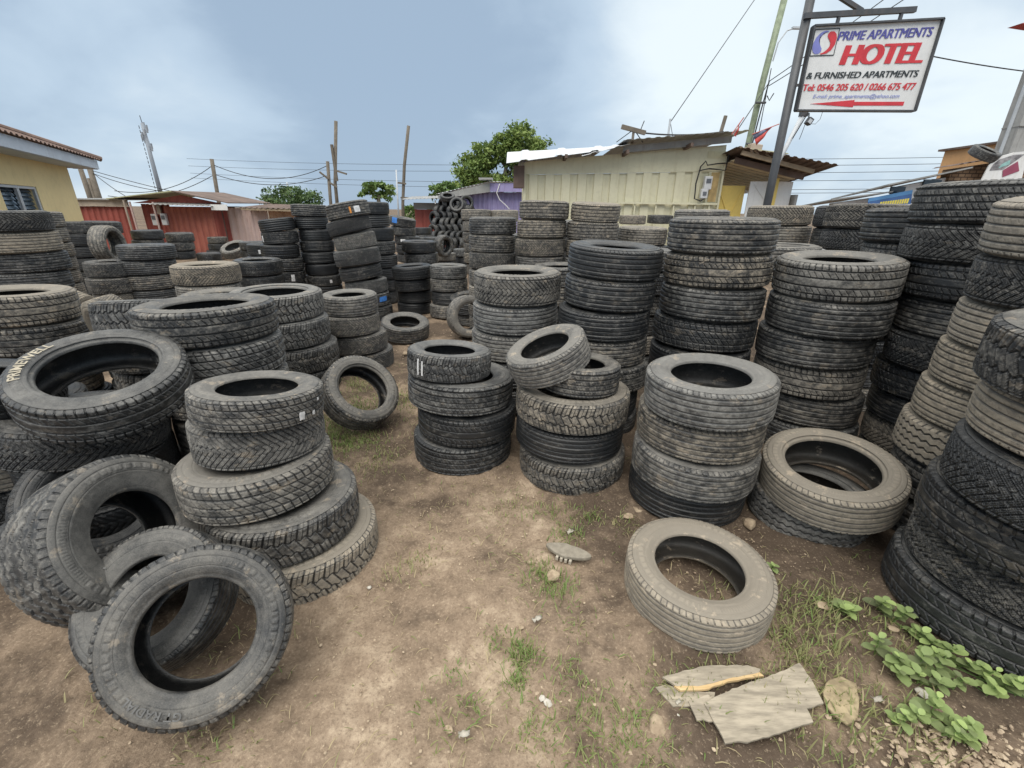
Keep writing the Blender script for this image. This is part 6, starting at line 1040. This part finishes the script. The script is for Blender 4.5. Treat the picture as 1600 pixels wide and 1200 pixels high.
# ------------------------------------------------------------------ right-hand buildings
def right_side():
    o=thing('banner_house','white house with blue and yellow banner under sloping eaves','house',(11,14.2,0)); m=MB(); m.prism([(9.55,14.3,0),(11.2,14.3,0),(11.2,14.3,2.10),(9.55,14.3,1.86)],(0,.2,0)); m.prism([(11.2,14.2,0),(12.9,14.2,0),(12.7,14.2,2.62),(11.2,14.2,2.32)],(0,.2,0)); m.build('wall',WHITE,o)
    r=MB(); r.prism([(9.2,13.9,1.93),(10.9,13.9,2.17),(10.9,16,1.95),(9.2,16,1.70)],(0,0,.035)); r.build('roof',GREYSH,o); r=MB(); r.prism([(10.55,13.7,2.33),(12.75,13.7,2.80),(12.75,16,2.5),(10.55,16,2.0)],(0,0,.04)); r.build('roof',GREYSH,o)
    for x0,x1,z0,z1 in ((11.0,11.42,2.14,2.33),(11.9,12.4,2.33,2.52)):
        g=MB(); g.box(((x0+x1)/2,14.16,(z0+z1)/2),(x1-x0,.05,z1-z0)); g.build('window',GLASS,o)
    b=MB(); b.prism([(10.25,13.85,1.80),(11.48,13.85,1.86),(11.40,13.85,2.23),(10.22,13.85,1.99)],(0,.02,0)); bn=b.build('banner',plain('banner_blue',(.05,.12,.30),.6,.15,3),o)
    b=MB(); b.prism([(10.22,13.846,1.90),(11.42,13.846,2.13),(11.40,13.846,2.235),(10.22,13.846,1.995)],(0,.003,0)); b.build('banner_band',plain('banner_light_blue',(.08,.22,.44),.6,.15,3),bn)
    b=MB()
    for k in range(12):
        x=10.58+.068*k; b.prism([(x,13.846,1.83+.004*k),(x+.05,13.846,1.832+.004*k),(x+.055,13.846,1.91+.009*k),(x+.005,13.846,1.905+.009*k)],(0,.003,0))
    b.build('banner_lettering',plain('banner_yellow',(.72,.60,.08),.6,.1,5),bn)
    o=thing('brick_kiosk','hollow clay block kiosk with rusty tin roof at right','kiosk',(13.3,14.1,0)); m=MB(); m.prism([(12.55,14.1,0),(15.5,14.1,0),(15.5,14.1,3.25),(12.55,14.1,2.80)],(0,.3,0)); m.build('wall',BRICK,o); r=MB(); r.corr((12.4,13.8,2.88),(15.6,13.8,3.42),(0,.8,-.03),.2,.025,(0,0,1)); r.build('roof',RUST,o)
    o=thing('poster_board','white poster board with a photo and maroon panel leaning on the block kiosk','poster',(13.7,13.7,2.5)); m=MB(); m.prism([(13.10,13.7,2.40),(14.25,13.7,2.42),(14.12,13.7,3.24),(13.75,13.7,3.20),(13.35,13.7,3.08),(13.18,13.7,2.88)],(0,.03,0)); m.build('panel',WHITE,o)
    m=MB(); m.prism([(13.24,13.692,2.74),(13.6,13.692,2.77),(14.05,13.692,3.16),(13.75,13.692,3.14),(13.40,13.692,3.02),(13.28,13.692,2.90)],(0,.005,0)); m.build('photo_print',plain('poster_photo',(.28,.27,.28),.6,.6,9),o)
    m=MB(); m.prism([(13.6,13.686,2.75),(13.92,13.686,2.98),(14.06,13.686,2.74),(13.66,13.686,2.58)],(0,.005,0)); m.build('maroon_panel',plain('poster_maroon',(.30,.07,.12),.6,.1,5),o)
    m=MB(); m.prism([(13.45,13.684,2.80),(13.72,13.684,2.90),(13.70,13.684,3.02),(13.5,13.684,2.90)],(0,.004,0)); m.build('teal_figure',plain('poster_teal',(.30,.52,.50),.6,.2,9),o)
    o=thing('concrete_pillar','tall grey concrete pillar at the far right edge','pillar',(18.2,18,0)); m=MB(); m.box((18.75,18.3,3.5),(1.75,.6,7.0)); m.box((18.75,18.28,4.55),(1.79,.65,.04)); m.build('shaft',CONC,o)
    o=thing('orange_house','orange rendered house behind the concrete pillar','house',(19,20,0)); m=MB(); m.box((22.0,20.5,2.1),(6.0,3,4.2)); m.box((22.0,18.95,3.3),(6.0,.12,.12)); m.build('wall',plain('orange_render',(.62,.36,.17),.8,.1,1,dirt=(.3,.2,.12),dirt_amt=.2),o); m=MB(); m.box((22,20.5,4.24),(6.3,3.4,.08)); m.build('roof',RUST,o)
    o=thing('red_awning','pointed red canopy tip reaching in at the top right','awning',(17.6,18,7.2)); m=MB(); m.prism([(16.25,18,7.36),(17.9,18,7.72),(17.9,18,7.18)],(.05,-.4,0)); m.build('canopy',plain('red_canopy',(.55,.07,.08),.6,.15,2),o); m=MB(); m.tube([(17.85,18.3,0),(17.85,18.3,7.3)],.06,8); m.build('post',ALU,o)
right_side()

# ------------------------------------------------------------------ hotel signboard
def sign():
    o=thing('hotel_sign','white hotel signboard with red arrow hung from a dark steel post','sign',(3.74,7.04,0))
    m=MB(); m.tube([(3.74,7.08,0),(3.76,7.08,4.35)],.055,12); m.build('post',STEEL,o,smooth=True)
    m=MB(); m.bar((3.70,7.03,3.93),(5.10,7.03,4.01),.05,.06); m.build('arm',STEEL,o); m=MB(); m.bar((3.80,7.06,4.28),(4.42,7.03,3.99),.045,.045); m.build('brace',STEEL,o)
    for x in (4.14,4.93):
        m=MB(); m.bar((x,7.03,3.84),(x+.005,7.03,3.98),.03,.04); m.build('hanger',STEEL,o)
    m=MB(); m.bar((3.78,7.05,3.18),(3.85,7.03,3.18),.03,.03); m.build('side_clamp',STEEL,o)
    TL,TR,BR_,BL=(3.825,7.0,3.815),(5.45,7.0,3.905),(5.44,7.0,2.885),(3.83,7.0,2.875)
    A=[Vector(p) for p in (TL,TR,BR_,BL)]
    def S(u,v,q=0.): # u right, v down
        p=A[0].lerp(A[1],u).lerp(A[3].lerp(A[2],u),v); return Vector((p.x,p.y-q,p.z))
    m=MB(); m.prism([S(0,1),S(1,1),S(1,0),S(0,0)],(0,.045,0)); pn=m.build('panel',plain('sign_white',(.76,.77,.77),.45,.06,2,dirt=(.58,.58,.56),dirt_amt=.25),o)
    m=MB()
    for a,b in (((0,0),(1,0)),((0,1),(1,1)),((0,0),(0,1)),((1,0),(1,1))): m.bar(S(*a),S(*b),.085,.020,up=(0,0,1) if a[1]==b[1] else (1,0,0))
    m.build('frame',STEEL,o)
    BL_=plain('sign_blue',(.10,.10,.36),.5,.12,6); RD=plain('sign_red',(.62,.045,.06),.5,.12,6); BK=plain('sign_black',(.035,.045,.05),.5,.1,6); LB=plain('sign_pale_blue',(.30,.34,.66),.5,.1,6)
    def row(body,u0,u1,v0,v1,mat,shear,bold,name='lettering',heavy=True,heavy_w=.05):
        me=text_mesh(body,1.,0,0,shear,'LEFT',.96); n=len(me.vertices); co=np.empty(n*3,np.float32); me.vertices.foreach_get('co',co); co=co.reshape(-1,3)
        cap=[c for c in co[:,1]]; y0=0. if min(cap)>-.1 else 0.; y1=.70; x0,x1=co[:,0].min(),co[:,0].max()
        W=1.62;H=1.02; out=[]
        for x,y,_ in co:
            u=u0+(x-x0)/(x1-x0)*(u1-u0); v=v1-(y-y0)/(y1-y0)*(v1-v0); p=S(u,v,.005); out.append(p-Vector(pn.parent.location))
        Fs=[tuple(q.vertices) for q in me.polygons]; mb=MB(); off=Vector(o.location)
        for k,dx in enumerate((0,-.5,.5,-1,1) if heavy else (0,-.6,.6)):
            mb.add([p+off+Vector((dx*heavy_w*(v1-v0),-.0006*k,0)) for p in out],Fs)
        mb.build(name,mat,o)
    row('PRIME APARTMENTS',.215,.955,.075,.175,BL_,.16,.028,'name_lettering'); row('HOTEL',.285,.93,.23,.455,RD,.15,.045,'hotel_lettering',True,.11); row('& FURNISHED APARTMENTS',.03,.94,.535,.61,BK,.16,.03,'subtitle_lettering')
    row('Tel: 0546 205 620 / 0266 675 477',.022,.95,.675,.755,RD,.13,.02,'phone_lettering'); row('E-mail: prime_apartments@yahoo.com',.12,.84,.80,.845,LB,.2,.016,'email_lettering',False,.03)
    m=MB(); m.prism([S(.11,.915,.004),S(.475,.955,.004),S(.475,.935,.004),S(.895,.935,.004),S(.895,.89,.004),S(.475,.89,.004),S(.475,.868,.004)],(0,.003,0)); m.build('arrow',RD,o)
    # emblem in its box, blue and red drops round a white S
    qtl,qtr,qbr,qbl=(222,208),(465,205),(395,495),(155,498)
    def E(x,y):
        v=(y-206)/290.; xl=222+(155-222)*v; xr=465+(395-465)*v; u=(x-xl)/(xr-xl); return S(.022+.19*u,.04+.30*v,.006)
    m=MB(); cs=[S(.022,.04,.004),S(.212,.04,.004),S(.212,.34,.004),S(.022,.34,.004)]
    for a,b in zip(cs,cs[1:]+cs[:1]): m.bar(a,b,.004,.010)
    m.build('emblem_box',BK,o)
    bl=[(365,232),(330,222),(280,240),(230,290),(195,350),(180,410),(185,455),(205,478),(240,475),(268,450),(275,420),(262,385),(252,340),(265,295),(300,255)]
    rd=[(375,235),(410,235),(430,265),(432,310),(410,380),(370,440),(320,475),(270,485),(250,478),(290,462),(330,430),(358,395),(365,355),(350,315),(340,285),(350,255)]
    def strip(pts,k): # fan split so the concave drop stays clean
        m=MB(); n=len(pts); V=[E(*p) for p in pts]; i,j=0,n-1
        a=list(range(n)); left=a[:k]; right=a[k:][::-1]; L=max(len(left),len(right)); V2=[]
        import itertools
        def samp(idx,t):
            f=t*(len(idx)-1); i0=int(f); i1=min(i0+1,len(idx)-1); return V[idx[i0]].lerp(V[idx[i1]],f-i0)
        N=14; 
        for q in range(N+1): V2+=[samp(left,q/N),samp(right,q/N)]
        m.add(V2,[(2*q,2*q+1,2*q+3,2*q+2) for q in range(N)]); return m
    strip(bl,7).build('emblem_blue',plain('emblem_blue_paint',(.22,.24,.60),.5,.1,6),o); strip(rd,8).build('emblem_red',RD,o)
    m=MB(); m.box((4.03,7.0,2.78),(.05,.05,.06)); fl=thing('broken_floodlight','small broken lamp dangling below the hotel board','lamp',(4.03,7,2.8)); m=MB(); m.bar((4.02,7.0,2.85),(4.04,7.0,2.74),.012,.012); m.build('bracket',STEEL,fl); m=MB(); m.box((4.045,7.0,2.75),(.07,.08,.085),Matrix.Rotation(.5,3,'Y')); m.build('housing',STEEL,fl,bevel=.008); m=MB(); m.box((4.035,6.955,2.745),(.045,.012,.05),Matrix.Rotation(.5,3,'Y')); m.build('lens',ALU,fl); m=MB(); m.tube([(4.0,7,2.72),(3.98,7,2.6),(3.965,7,2.53)],.004,5); m.tube([(4.06,7,2.72),(4.14,7,2.72),(4.19,7,2.78),(4.20,7,2.86)],.003,5); m.build('wire',CABLE,fl)
sign()

# ------------------------------------------------------------------ poles, tower, flags, wires
def pole(pts,r,label,mat=POLE,arms=(),name='utility_pole',grp='bare utility poles behind the kiosks'):
    o=thing(name,label,'pole',(pts[0][0],pts[0][1],0),grp); m=MB(); m.tube(pts,[r,*[r*.8]*(len(pts)-1)],8); m.build('shaft',mat,o,smooth=True)
    for a,b,w in arms: m=MB(); m.bar(a,b,w); m.build('cross_arm',mat,o)
    return o
pole([(-11.2,30,0),(-11.12,30,3),(-10.62,30,6.35)],.13,'tallest bare pole behind the straight new tyre column',arms=(((-11.0,29.9,3.7),(-10.3,29.9,3.5),.1),((-11.0,29.88,5.1),(-10.95,29.88,3.1),.14)))
pole([(-11.62,30,0),(-11.55,30,2),(-11.42,30,4.2)],.13,'short leaning pole just left of the tallest bare pole',arms=(((-11.45,29.9,3.2),(-11.95,29.9,3.6),.1),((-11.40,29.9,3.0),(-11.0,29.9,2.75),.1)))
pole([(-7.1,30,0),(-7.02,30,1.8),(-6.75,30,4),(-6.33,30,6.15)],.12,'leaning pale pole left of the big tree',arms=(((-7.2,29.9,3.05),(-6.7,29.9,3.0),.1),((-7.1,29.9,2.2),(-6.6,29.9,2.2),.09)))
pole([(-18.7,30,0),(-18.6,30,2),(-18.48,30,4.25)],.14,'lone wooden pole above the red gabled kiosk')
pole([(-26.6,30,0),(-26.7,30,3.6)],.16,'first slanting pole beside the yellow house eave')
pole([(-26.1,30,0),(-26.12,30,3.75)],.18,'thickest slanting pole right of the yellow house eave')
pole([(-26.35,30,0),(-26.38,30,3.1)],.11,'thin low pole between the two by the yellow house')
pole([(-8.1,33,0),(-8.0,33,4.0)],.06,'thin pale mast left of the leaning pale pole',ALU)
pole([(-16.0,34,0),(-16.0,34,3.2)],.06,'small distant post left of the domed tree',ALU)
g=pole([(11.62,25,0),(11.66,25,4.5),(11.8,25,7.2),(12.15,25,11.2)],.19,'tall green-painted pole rising behind the cream shop',POLEG,grp=None)
m=MB(); m.tube([(12.06,24.9,8.2),(12.1,24.8,8.9),(12.4,24.8,9.35),(12.8,24.8,9.47),(13.3,24.8,9.33)],[.03,.03,.03,.03,.02],8); m.build('lamp_arm',ALU,g); m=MB(); m.box((12.85,24.8,9.45),(.5,.16,.08)); m.build('lamp_head',ALU,g)
m=MB(); m.tube([(11.75,24.78,4.6),(11.85,24.75,6.0),(12.0,24.75,7.4)],.03,6); m.tube([(12.05,24.8,6.8),(12.2,24.8,6.6),(12.35,24.8,6.9)],.025,6); m.build('cable_loop',CABLE,g)
m=MB()
for z,xx in ((4.75,11.68),(4.2,11.66),(6.5,11.78)): m.tube([(xx-.25,24.75,z),(xx+.25,24.75,z)],.05,6)
m.build('steel_band',STEEL,g)
def tower():
    o=thing('telecom_tower','tall grey telecom mast with antennas in the far left sky','tower',(-66.5,90,0)); m=MB(); m.tube([(-66.4,90,0),(-66.5,90,15.2)],[.42,.28],10); m.build('mast',plain('tower_grey',(.25,.28,.32),.6,.1,.3),o,smooth=True); m=MB()
    for z in np.arange(1,15,.7): m.tube([(-67.0,89.7,z),(-67.0,89.7,z+.5)],.06,5)
    m.build('ladder',STEEL,o)
    for k in range(10):
        a=k*.9; z=11.2+.42*k; m=MB(); m.box((-66.5+.55*math.cos(a),90+.55*math.sin(a),z),(.20,.20,.9)); m.bar((-66.5,90,z),(-66.5+.55*math.cos(a),90+.55*math.sin(a),z),.08); m.build('antenna_panel',plain('antenna_grey',(.30,.32,.35),.5,.1,2) if k==0 else bpy.data.materials['antenna_grey'],o)
    m=MB(); m.tube([(-66.5,90,15.2),(-66.6,90,16.4)],.06,5); m.build('lightning_rod',STEEL,o)
tower()
def pipe():
    o=thing('slanting_pipe','pale slanting pipe with a clamp behind the hotel board','pipe',(6.57,12.2,2.8)); m=MB(); m.tube([(6.45,12.2,2.6),(6.57,12.2,2.9),(6.86,12.2,3.74)],.055,8); m.build('tube',ALU,o,smooth=True); m=MB(); m.tube([(6.70,12.12,3.25),(6.93,12.12,3.78)],.012,5); m.build('wire',CABLE,o); m=MB(); m.box((6.88,12.2,3.78),(.17,.12,.12)); m.build('clamp',STEEL,o,bevel=.01)
    o=thing('roof_block','small beige block weighing down the porch roof','block',(6.18,12.9,3.1)); m=MB(); m.box((6.20,12.9,3.14),(.30,.25,.15),Matrix.Rotation(.12,3,'Y')); m.build('roof_block_body',BEIGE,o,bevel=.02)
pipe()
def flag(a,b,tip,label,c1,c2):
    o=thing('pennant_flag',label,'flag',a,'faded party pennants by the green pole'); a=Vector(a);b=Vector(b);t=Vector(tip); n=8; V=[];F=[]; m=MB(); 
    for i in range(n+1):
        f=i/n; e=a.lerp(b,f); w=1-f; q=e.lerp(t+(b-a)*.0,1.0) if False else e+(t-a)*w; V+=[e+Vector((0,.02*math.sin(i*1.2),0)),q+Vector((0,.035*math.sin(i*1.2+.7),0)),(e+q)/2+Vector((0,.03*math.sin(i*1.2+.3),0))]
    for i in range(n):
        F.append((3*i,3*i+2,3*i+5,3*i+3)); F.append((3*i+2,3*i+1,3*i+4,3*i+5))
    m.add(V,F[::2],0); m.add(V,F[1::2],1); ob=m.build('cloth',[c1,c2],o,smooth=True); s=ob.modifiers.new('solid','SOLIDIFY'); s.thickness=.004
    m=MB(); m.tube([a+(a-b)*.05,b+(b-a)*.35],.012,6); m.build('stick',plain('flag_stick_red',(.45,.12,.10),.6,.1,5) if 'flag_stick_red' not in bpy.data.materials else bpy.data.materials['flag_stick_red'],o)
FR=plain('flag_red',(.62,.10,.09),.8,.15,6); FW=plain('flag_white',(.65,.63,.63),.8,.15,6); FB=plain('flag_blue',(.18,.20,.30),.8,.2,8)
flag((5.74,12.15,3.34),(6.17,12.15,3.50),(5.89,12.15,3.10),'red pennant with dark corner right of the green pole',FB,FR)
flag((5.30,12.3,3.36),(5.46,12.3,3.62),(5.42,12.3,3.30),'small tattered white and red pennant left of the green pole',FW,FR)
def wire(name,label,runs,r=.012,grp='overhead wires'):
    for i,(a,b,sag) in enumerate(runs):
        a=Vector(a);b=Vector(b); pts=[a.lerp(b,t/16)+Vector((0,0,-sag*4*(t/16)*(1-t/16))) for t in range(17)]
        m=MB(); m.tube(pts,r,5); o=m.build('overhead_wire',CABLE,None,smooth=True); tag(o,label if isinstance(label,str) else label[i],'wire',grp)
wire('w',['long thin wire slanting up from the roof rod to the sky'],[((4.3,14,3.9),(9.6,20,10.3),.0)],.012)
wire('w',['wire running out from the hotel board to the right edge'],[((13.0,20,7.55),(20.2,20,6.6),.1)],.022)
wire('w',['lower drooping cable between red gable roof and lone pole','upper drooping cable between red gable roof and lone pole','lower cable sagging from lone pole to short leaning pole','upper cable sagging from lone pole to short leaning pole','cable sagging from house-side poles to red gable roof','second cable from house-side poles to red gable roof','steep cable from the thickest house-side pole down leftmost roof'],
 [((-25.5,30,2.1),(-18.5,30,3.4),.55),((-25.0,30,2.4),(-18.5,30,3.9),.6),((-18.5,30,3.4),(-11.6,30,3.4),.55),((-18.5,30,3.95),(-11.5,30,3.95),.75),((-26.1,30,3.4),(-20.5,30,2.3),.25),((-26.1,30,3.55),(-18.7,30,1.9),.1),((-26.0,30,3.4),(-22.5,28,1.9),.1)],.02)
wire('w',['topmost thin wire over the purple shop','second thin wire over the purple shop','third thin wire over the purple shop','lowest thin wire over the purple shop'],[((-30,45,5.6),(4,33,4.45),.2),((-30,45,5.0),(4,33,4.1),.2),((-30,45,4.4),(4,33,3.35),.2),((-30,45,4.0),(4,33,3.0),.2)],.012)
wire('w',['topmost of the parallel wires right of the porch','second of the parallel wires right of the porch','third of the parallel wires right of the porch','fourth of the parallel wires right of the porch','fifth of the parallel wires right of the porch','lowest of the parallel wires right of the porch'],[((14,30,z0),(36,30,z0+.6),.1) for z0 in (4.6,4.25,3.85,3.4,2.9,2.7)],.014)
wire('w',['dark cable from the green pole down to the porch roof','thin guy cable right of the green pole','cable from the antenna across the roof to the stump','upper wire from the green pole up past the signpost','lower wire from the green pole up past the signpost'],[((12.0,24.8,7.3),(8.8,20,4.6),.0),((12.0,24.8,7.9),(11.9,24.6,4.6),.0),((3.4,13.3,3.5),(5.5,13.3,3.55),.06),((12.05,24.8,7.4),(15.5,22,10.2),.05),((12.05,24.8,7.2),(16.4,22,10.2),.05)],.02)

# ------------------------------------------------------------------ trees
LEAF=leafmat('tree_leaves',(.10,.16,.05),(.18,.26,.07),(.29,.36,.11),.55,.2); LEAFD=leafmat('dark_tree_leaves',(.055,.095,.04),(.09,.15,.055),(.15,.21,.075),.55,.15); LEAFP=leafmat('pale_tree_leaves',(.07,.13,.035),(.13,.21,.06),(.25,.33,.12),.55,.2); BARK=plain('bark',(.20,.17,.13),.9,.3,4,bump=.4)
def tree(label,base,trunk,blobs,n,size,mat,name='leafy_tree',seed=1,limbs=()):
    rg=np.random.default_rng(seed); o=thing(name,label,'tree',base,None); m=MB(); m.tube(trunk,[.22*(1-.6*i/(len(trunk)-1)) for i in range(len(trunk))],8); m.build('trunk',BARK,o,smooth=True)
    for a,b,c in limbs:
        m=MB(); m.tube([a,b,c],[.10,.06,.02],6); m.build('limb',BARK,o,smooth=True)
    vol=np.array([b[3]*b[4]*b[5] for b in blobs]); cnt=(n*vol/vol.sum()).astype(int); V=[];T=[]
    for (cx,cy,cz,rx,ry,rz),k in zip(blobs,cnt):
        # clumps inside the blob, then leaves around each clump
        nc=max(4,k//34); d=rg.normal(size=(nc,3)); d/=np.linalg.norm(d,axis=1)[:,None]; rad=rg.uniform(.55,1.02,nc)[:,None]; cc=d*rad*np.array([rx,ry,rz])+np.array([cx,cy,cz]); ct=rg.uniform(.15,.85,nc)
        for i in range(nc):
            q=k//nc; p=cc[i]+rg.normal(size=(q,3))*np.array([rx,ry,rz])*.14
            nrm=rg.normal(size=(q,3)); nrm[:,2]+=.6; nrm/=np.linalg.norm(nrm,axis=1)[:,None]; a=np.cross(nrm,rg.normal(size=(q,3))); a/=np.linalg.norm(a,axis=1)[:,None]; b=np.cross(nrm,a); s=size*rg.uniform(.6,1.3,(q,1))
            V.append(np.stack([p-a*s,p-b*s*.45,p+a*s,p+b*s*.45],1).reshape(-1,3)); T.append(np.repeat(np.clip(ct[i]+rg.normal(0,.13,q),0,1),4))
    V=np.concatenate(V)-np.array(base); F=np.arange(len(V)).reshape(-1,4); me=mesh_np('crown',V,F,False,dict(tone=np.concatenate(T))); me.materials.append(mat); link(bpy.data.objects.new('crown',me),o); return o
tree('big loose leafy tree rising behind the purple shop',(-1.2,35,0),[(-1.2,35,0),(-1.0,35,2.5),(-.6,35,4.4),(-.2,35,6)],[(-3.2,35,4.2,1.3,1.3,.95),(-3.9,35,3.1,.75,1,.7),(-2.0,35,5.1,1.1,1.2,.85),(-.9,35,5.9,.9,1,.9),(.5,35,6.1,1.15,1.2,1.1),(1.2,35,5.0,.95,1.1,.9),(.2,35,4.6,1.0,1.1,.8),(-1.6,35,3.5,1.2,1.2,.7),(.3,35,3.4,1.2,1.1,.6),(-2.8,35,3.4,1.1,1.1,.8),(-4.4,35,2.7,.6,.8,.5),(-.1,35,5.4,1.0,1.1,.9),(1.75,35,5.5,.8,1,.9),(-2.4,35,4.6,1.0,1.1,.8)],19000,.14,LEAF,seed=4,limbs=(((-1.0,35,2.5),(-2.2,35,3.6),(-3.3,35,4.5)),((-.8,35,3.6),(.3,35,4.7),(1.0,35,5.6)),((-.6,35,4.3),(-1.2,35,5.1),(-1.7,35,5.7)),((-1.0,35,2.4),(-2.6,35,2.9),(-3.8,35,3.3))))
tree('small pale broad-leaved tree left of the purple shop roof',(-4.3,28,0),[(-4.3,28,0),(-4.25,28,2.2)],[(-4.2,28,2.55,.75,.7,.55),(-3.6,28,2.35,.5,.6,.4)],700,.16,LEAFP,seed=8)
tree('low dark domed tree behind the orange shack',(-12.2,26,0),[(-12.2,26,0),(-12.2,26,2)],[(-12.2,26,2.0,1.35,1.2,.72),(-11.4,26,1.85,.9,1,.55),(-13.0,26,1.75,.7,.9,.5)],4200,.09,LEAFD,seed=5)
tree('pale papaya-like tree behind the leaning tyre column',(-7.1,25,0),[(-7.1,25,0),(-7.1,25,2.2)],[(-7.1,25,2.45,.85,.8,.36),(-7.5,25,2.25,.5,.6,.25),(-6.7,25,2.25,.5,.6,.25)],900,.14,LEAFP,seed=6)
tree('distant low shrub line left of the dull red shed',(-8.2,40,0),[(-8.2,40,0),(-8.2,40,1)],[(-8.6,40,1.2,1.2,1,.7),(-7.0,40,1.0,1.2,1,.6)],900,.16,LEAFP,name='shrub',seed=9)
def palm():
    b=Vector((-11.0,25.5,0)); o=thing('palm_tree','small palm with drooping fronds beside the domed tree','tree',b); m=MB(); m.tube([b,b+Vector((0,0,1.7))],[.12,.09],8); m.build('trunk',BARK,o); V=[];F=[];T=[]
    for k in range(11):
        a=k*.571; L=1.0; 
        for j in range(14):
            f=j/13; c=Vector((math.cos(a)*L*f,math.sin(a)*L*f,1.7+.55*f-.95*f*f)); 
            for sd in (-1,1): leaf_into(V,F,T,c,Vector((math.cos(a)*.5-sd*math.sin(a),math.sin(a)*.5+sd*math.cos(a),-.35)),Vector((0,0,1)),.34*(1-.5*f),.05,random.uniform(.2,.8))
    me=mesh_np('crown',[tuple(v) for v in V],F,True,dict(tone=T)); me.materials.append(LEAFD); link(bpy.data.objects.new('crown',me),o)
palm()

# ------------------------------------------------------------------ sky, sun, camera
def world():
    w=bpy.data.worlds.new('World'); bpy.context.scene.world=w; w.use_nodes=True; t=w.node_tree; n=t.nodes; n.clear(); L=t.links.new
    out=n.new('ShaderNodeOutputWorld'); bg=n.new('ShaderNodeBackground'); L(bg.outputs[0],out.inputs[0]); bg.inputs[1].default_value=.1
    sky=n.new('ShaderNodeTexSky'); sky.sky_type='NISHITA'; sky.sun_disc=False; sky.sun_elevation=R(58); sky.sun_rotation=R(200)
    tc=n.new('ShaderNodeTexCoord'); sp=n.new('ShaderNodeSeparateXYZ'); L(tc.outputs['Generated'],sp.inputs[0])
    def M(op,a,b=0.,clamp=False):
        k=n.new('ShaderNodeMath'); k.operation=op; k.use_clamp=clamp
        for i,v in enumerate((a,b)):
            if isinstance(v,(int,float)): k.inputs[i].default_value=v
            else: L(v,k.inputs[i])
        return k.outputs[0]
    def ramp(f,lo,hi,a=0.,b=1.):
        k=n.new('ShaderNodeMapRange'); k.clamp=True; k.interpolation_type='SMOOTHSTEP'; L(f,k.inputs[0])
        for i,v in enumerate((lo,hi,a,b)): k.inputs[1+i].default_value=v
        return k.outputs[0]
    def mix(f,a,b,op='MIX'):
        k=n.new('ShaderNodeMix'); k.data_type='RGBA'; k.blend_type=op
        for s,v in ((k.inputs['Factor'],f),(k.inputs[6],a),(k.inputs[7],b)):
            if isinstance(v,(int,float,tuple)): s.default_value=v
            else: L(v,s)
        return k.outputs[2]
    zz=M('MAXIMUM',sp.outputs[2],0.); den=M('ADD',zz,.40); cb=n.new('ShaderNodeCombineXYZ'); L(M('DIVIDE',sp.outputs[0],den),cb.inputs[0]); L(M('DIVIDE',sp.outputs[1],den),cb.inputs[1])
    def noise(scale,det,rough,off):
        mp=n.new('ShaderNodeMapping'); L(cb.outputs[0],mp.inputs[0]); mp.inputs['Location'].default_value=off; k=n.new('ShaderNodeTexNoise'); L(mp.outputs[0],k.inputs['Vector']); k.inputs['Scale'].default_value=scale; k.inputs['Detail'].default_value=det; k.inputs['Roughness'].default_value=rough; k.inputs['Distortion'].default_value=.3; return k.outputs[0]
    n1=noise(1.0,5,.5,(3.1,.4,0)); n2=noise(2.8,7,.55,(1.3,7.,0))
    def blob(az,el,lo):
        d=(math.sin(R(az))*math.cos(R(el)),math.cos(R(az))*math.cos(R(el)),math.sin(R(el))); k=n.new('ShaderNodeVectorMath'); k.operation='DOT_PRODUCT'; L(tc.outputs['Generated'],k.inputs[0]); k.inputs[1].default_value=d; return ramp(k.outputs['Value'],math.cos(R(lo)),1.)
    f=M('ADD',M('MULTIPLY',M('SUBTRACT',n1,.5),1.5),M('MULTIPLY',M('SUBTRACT',n2,.5),.75)); f=M('ADD',f,.42)
    for az,el,lo,g in SKYB: f=M('ADD',f,M('MULTIPLY',blob(az,el,lo),g))
    c=mix(ramp(f,.05,.5),(.27,.355,.46,1),(.385,.48,.58,1)); c=mix(ramp(f,.42,1.0),c,(.64,.71,.745,1))
    zen=ramp(sp.outputs[2],.42,.85,1.,2.6); cz=n.new('ShaderNodeCombineColor'); [L(zen,cz.inputs[i]) for i in range(3)]
    c=mix(ramp(sp.outputs[2],.40,.62),c,(.56,.555,.53,1)); c=mix(1.,c,cz.outputs[0],'MULTIPLY'); c10=mix(1.,c,(10,10,10,1),'MULTIPLY'); fin=mix(.93,sky.outputs[0],c10); L(fin,bg.inputs[0])
SKYB=[(38,13,34,.40),(10,26,22,.30),(-34,3,16,.30),(-42,20,26,-.32),(-8,10,28,-.42),(14,6,16,.05)]
world()
sun=bpy.data.lights.new('sun','SUN'); sun.energy=1.5; sun.angle=R(50); sun.color=(1,.95,.87); so=bpy.data.objects.new('sun',sun); C.objects.link(so)
el,rot=R(58),R(200); sd=Vector((math.sin(rot)*math.cos(el),math.cos(rot)*math.cos(el),math.sin(el))); so.rotation_euler=(-sd).to_track_quat('-Z','Y').to_euler()
cam=bpy.data.cameras.new('camera'); cam.sensor_width=36.; cam.lens=36*690/1600.; cam.clip_start=.02; cam.clip_end=3000; co=bpy.data.objects.new('camera',cam); C.objects.link(co)
pt=math.atan((600-328)/690.); rl=R(.7); fw=Vector((0,math.cos(pt),-math.sin(pt))); up0=Vector((0,math.sin(pt),math.cos(pt))); rt0=Vector((1,0,0)); rt=rt0*math.cos(rl)+up0*math.sin(rl); up=-rt0*math.sin(rl)+up0*math.cos(rl)
M4=Matrix((rt,up,-fw)).transposed().to_4x4(); M4.translation=CAMP; co.matrix_world=M4; bpy.context.scene.camera=co
sc=bpy.context.scene; sc.view_settings.view_transform='Standard'; sc.view_settings.look='None'; sc.view_settings.gamma=1.; sc.view_settings.exposure=.5
sc.cycles.max_bounces=6; sc.cycles.diffuse_bounces=3
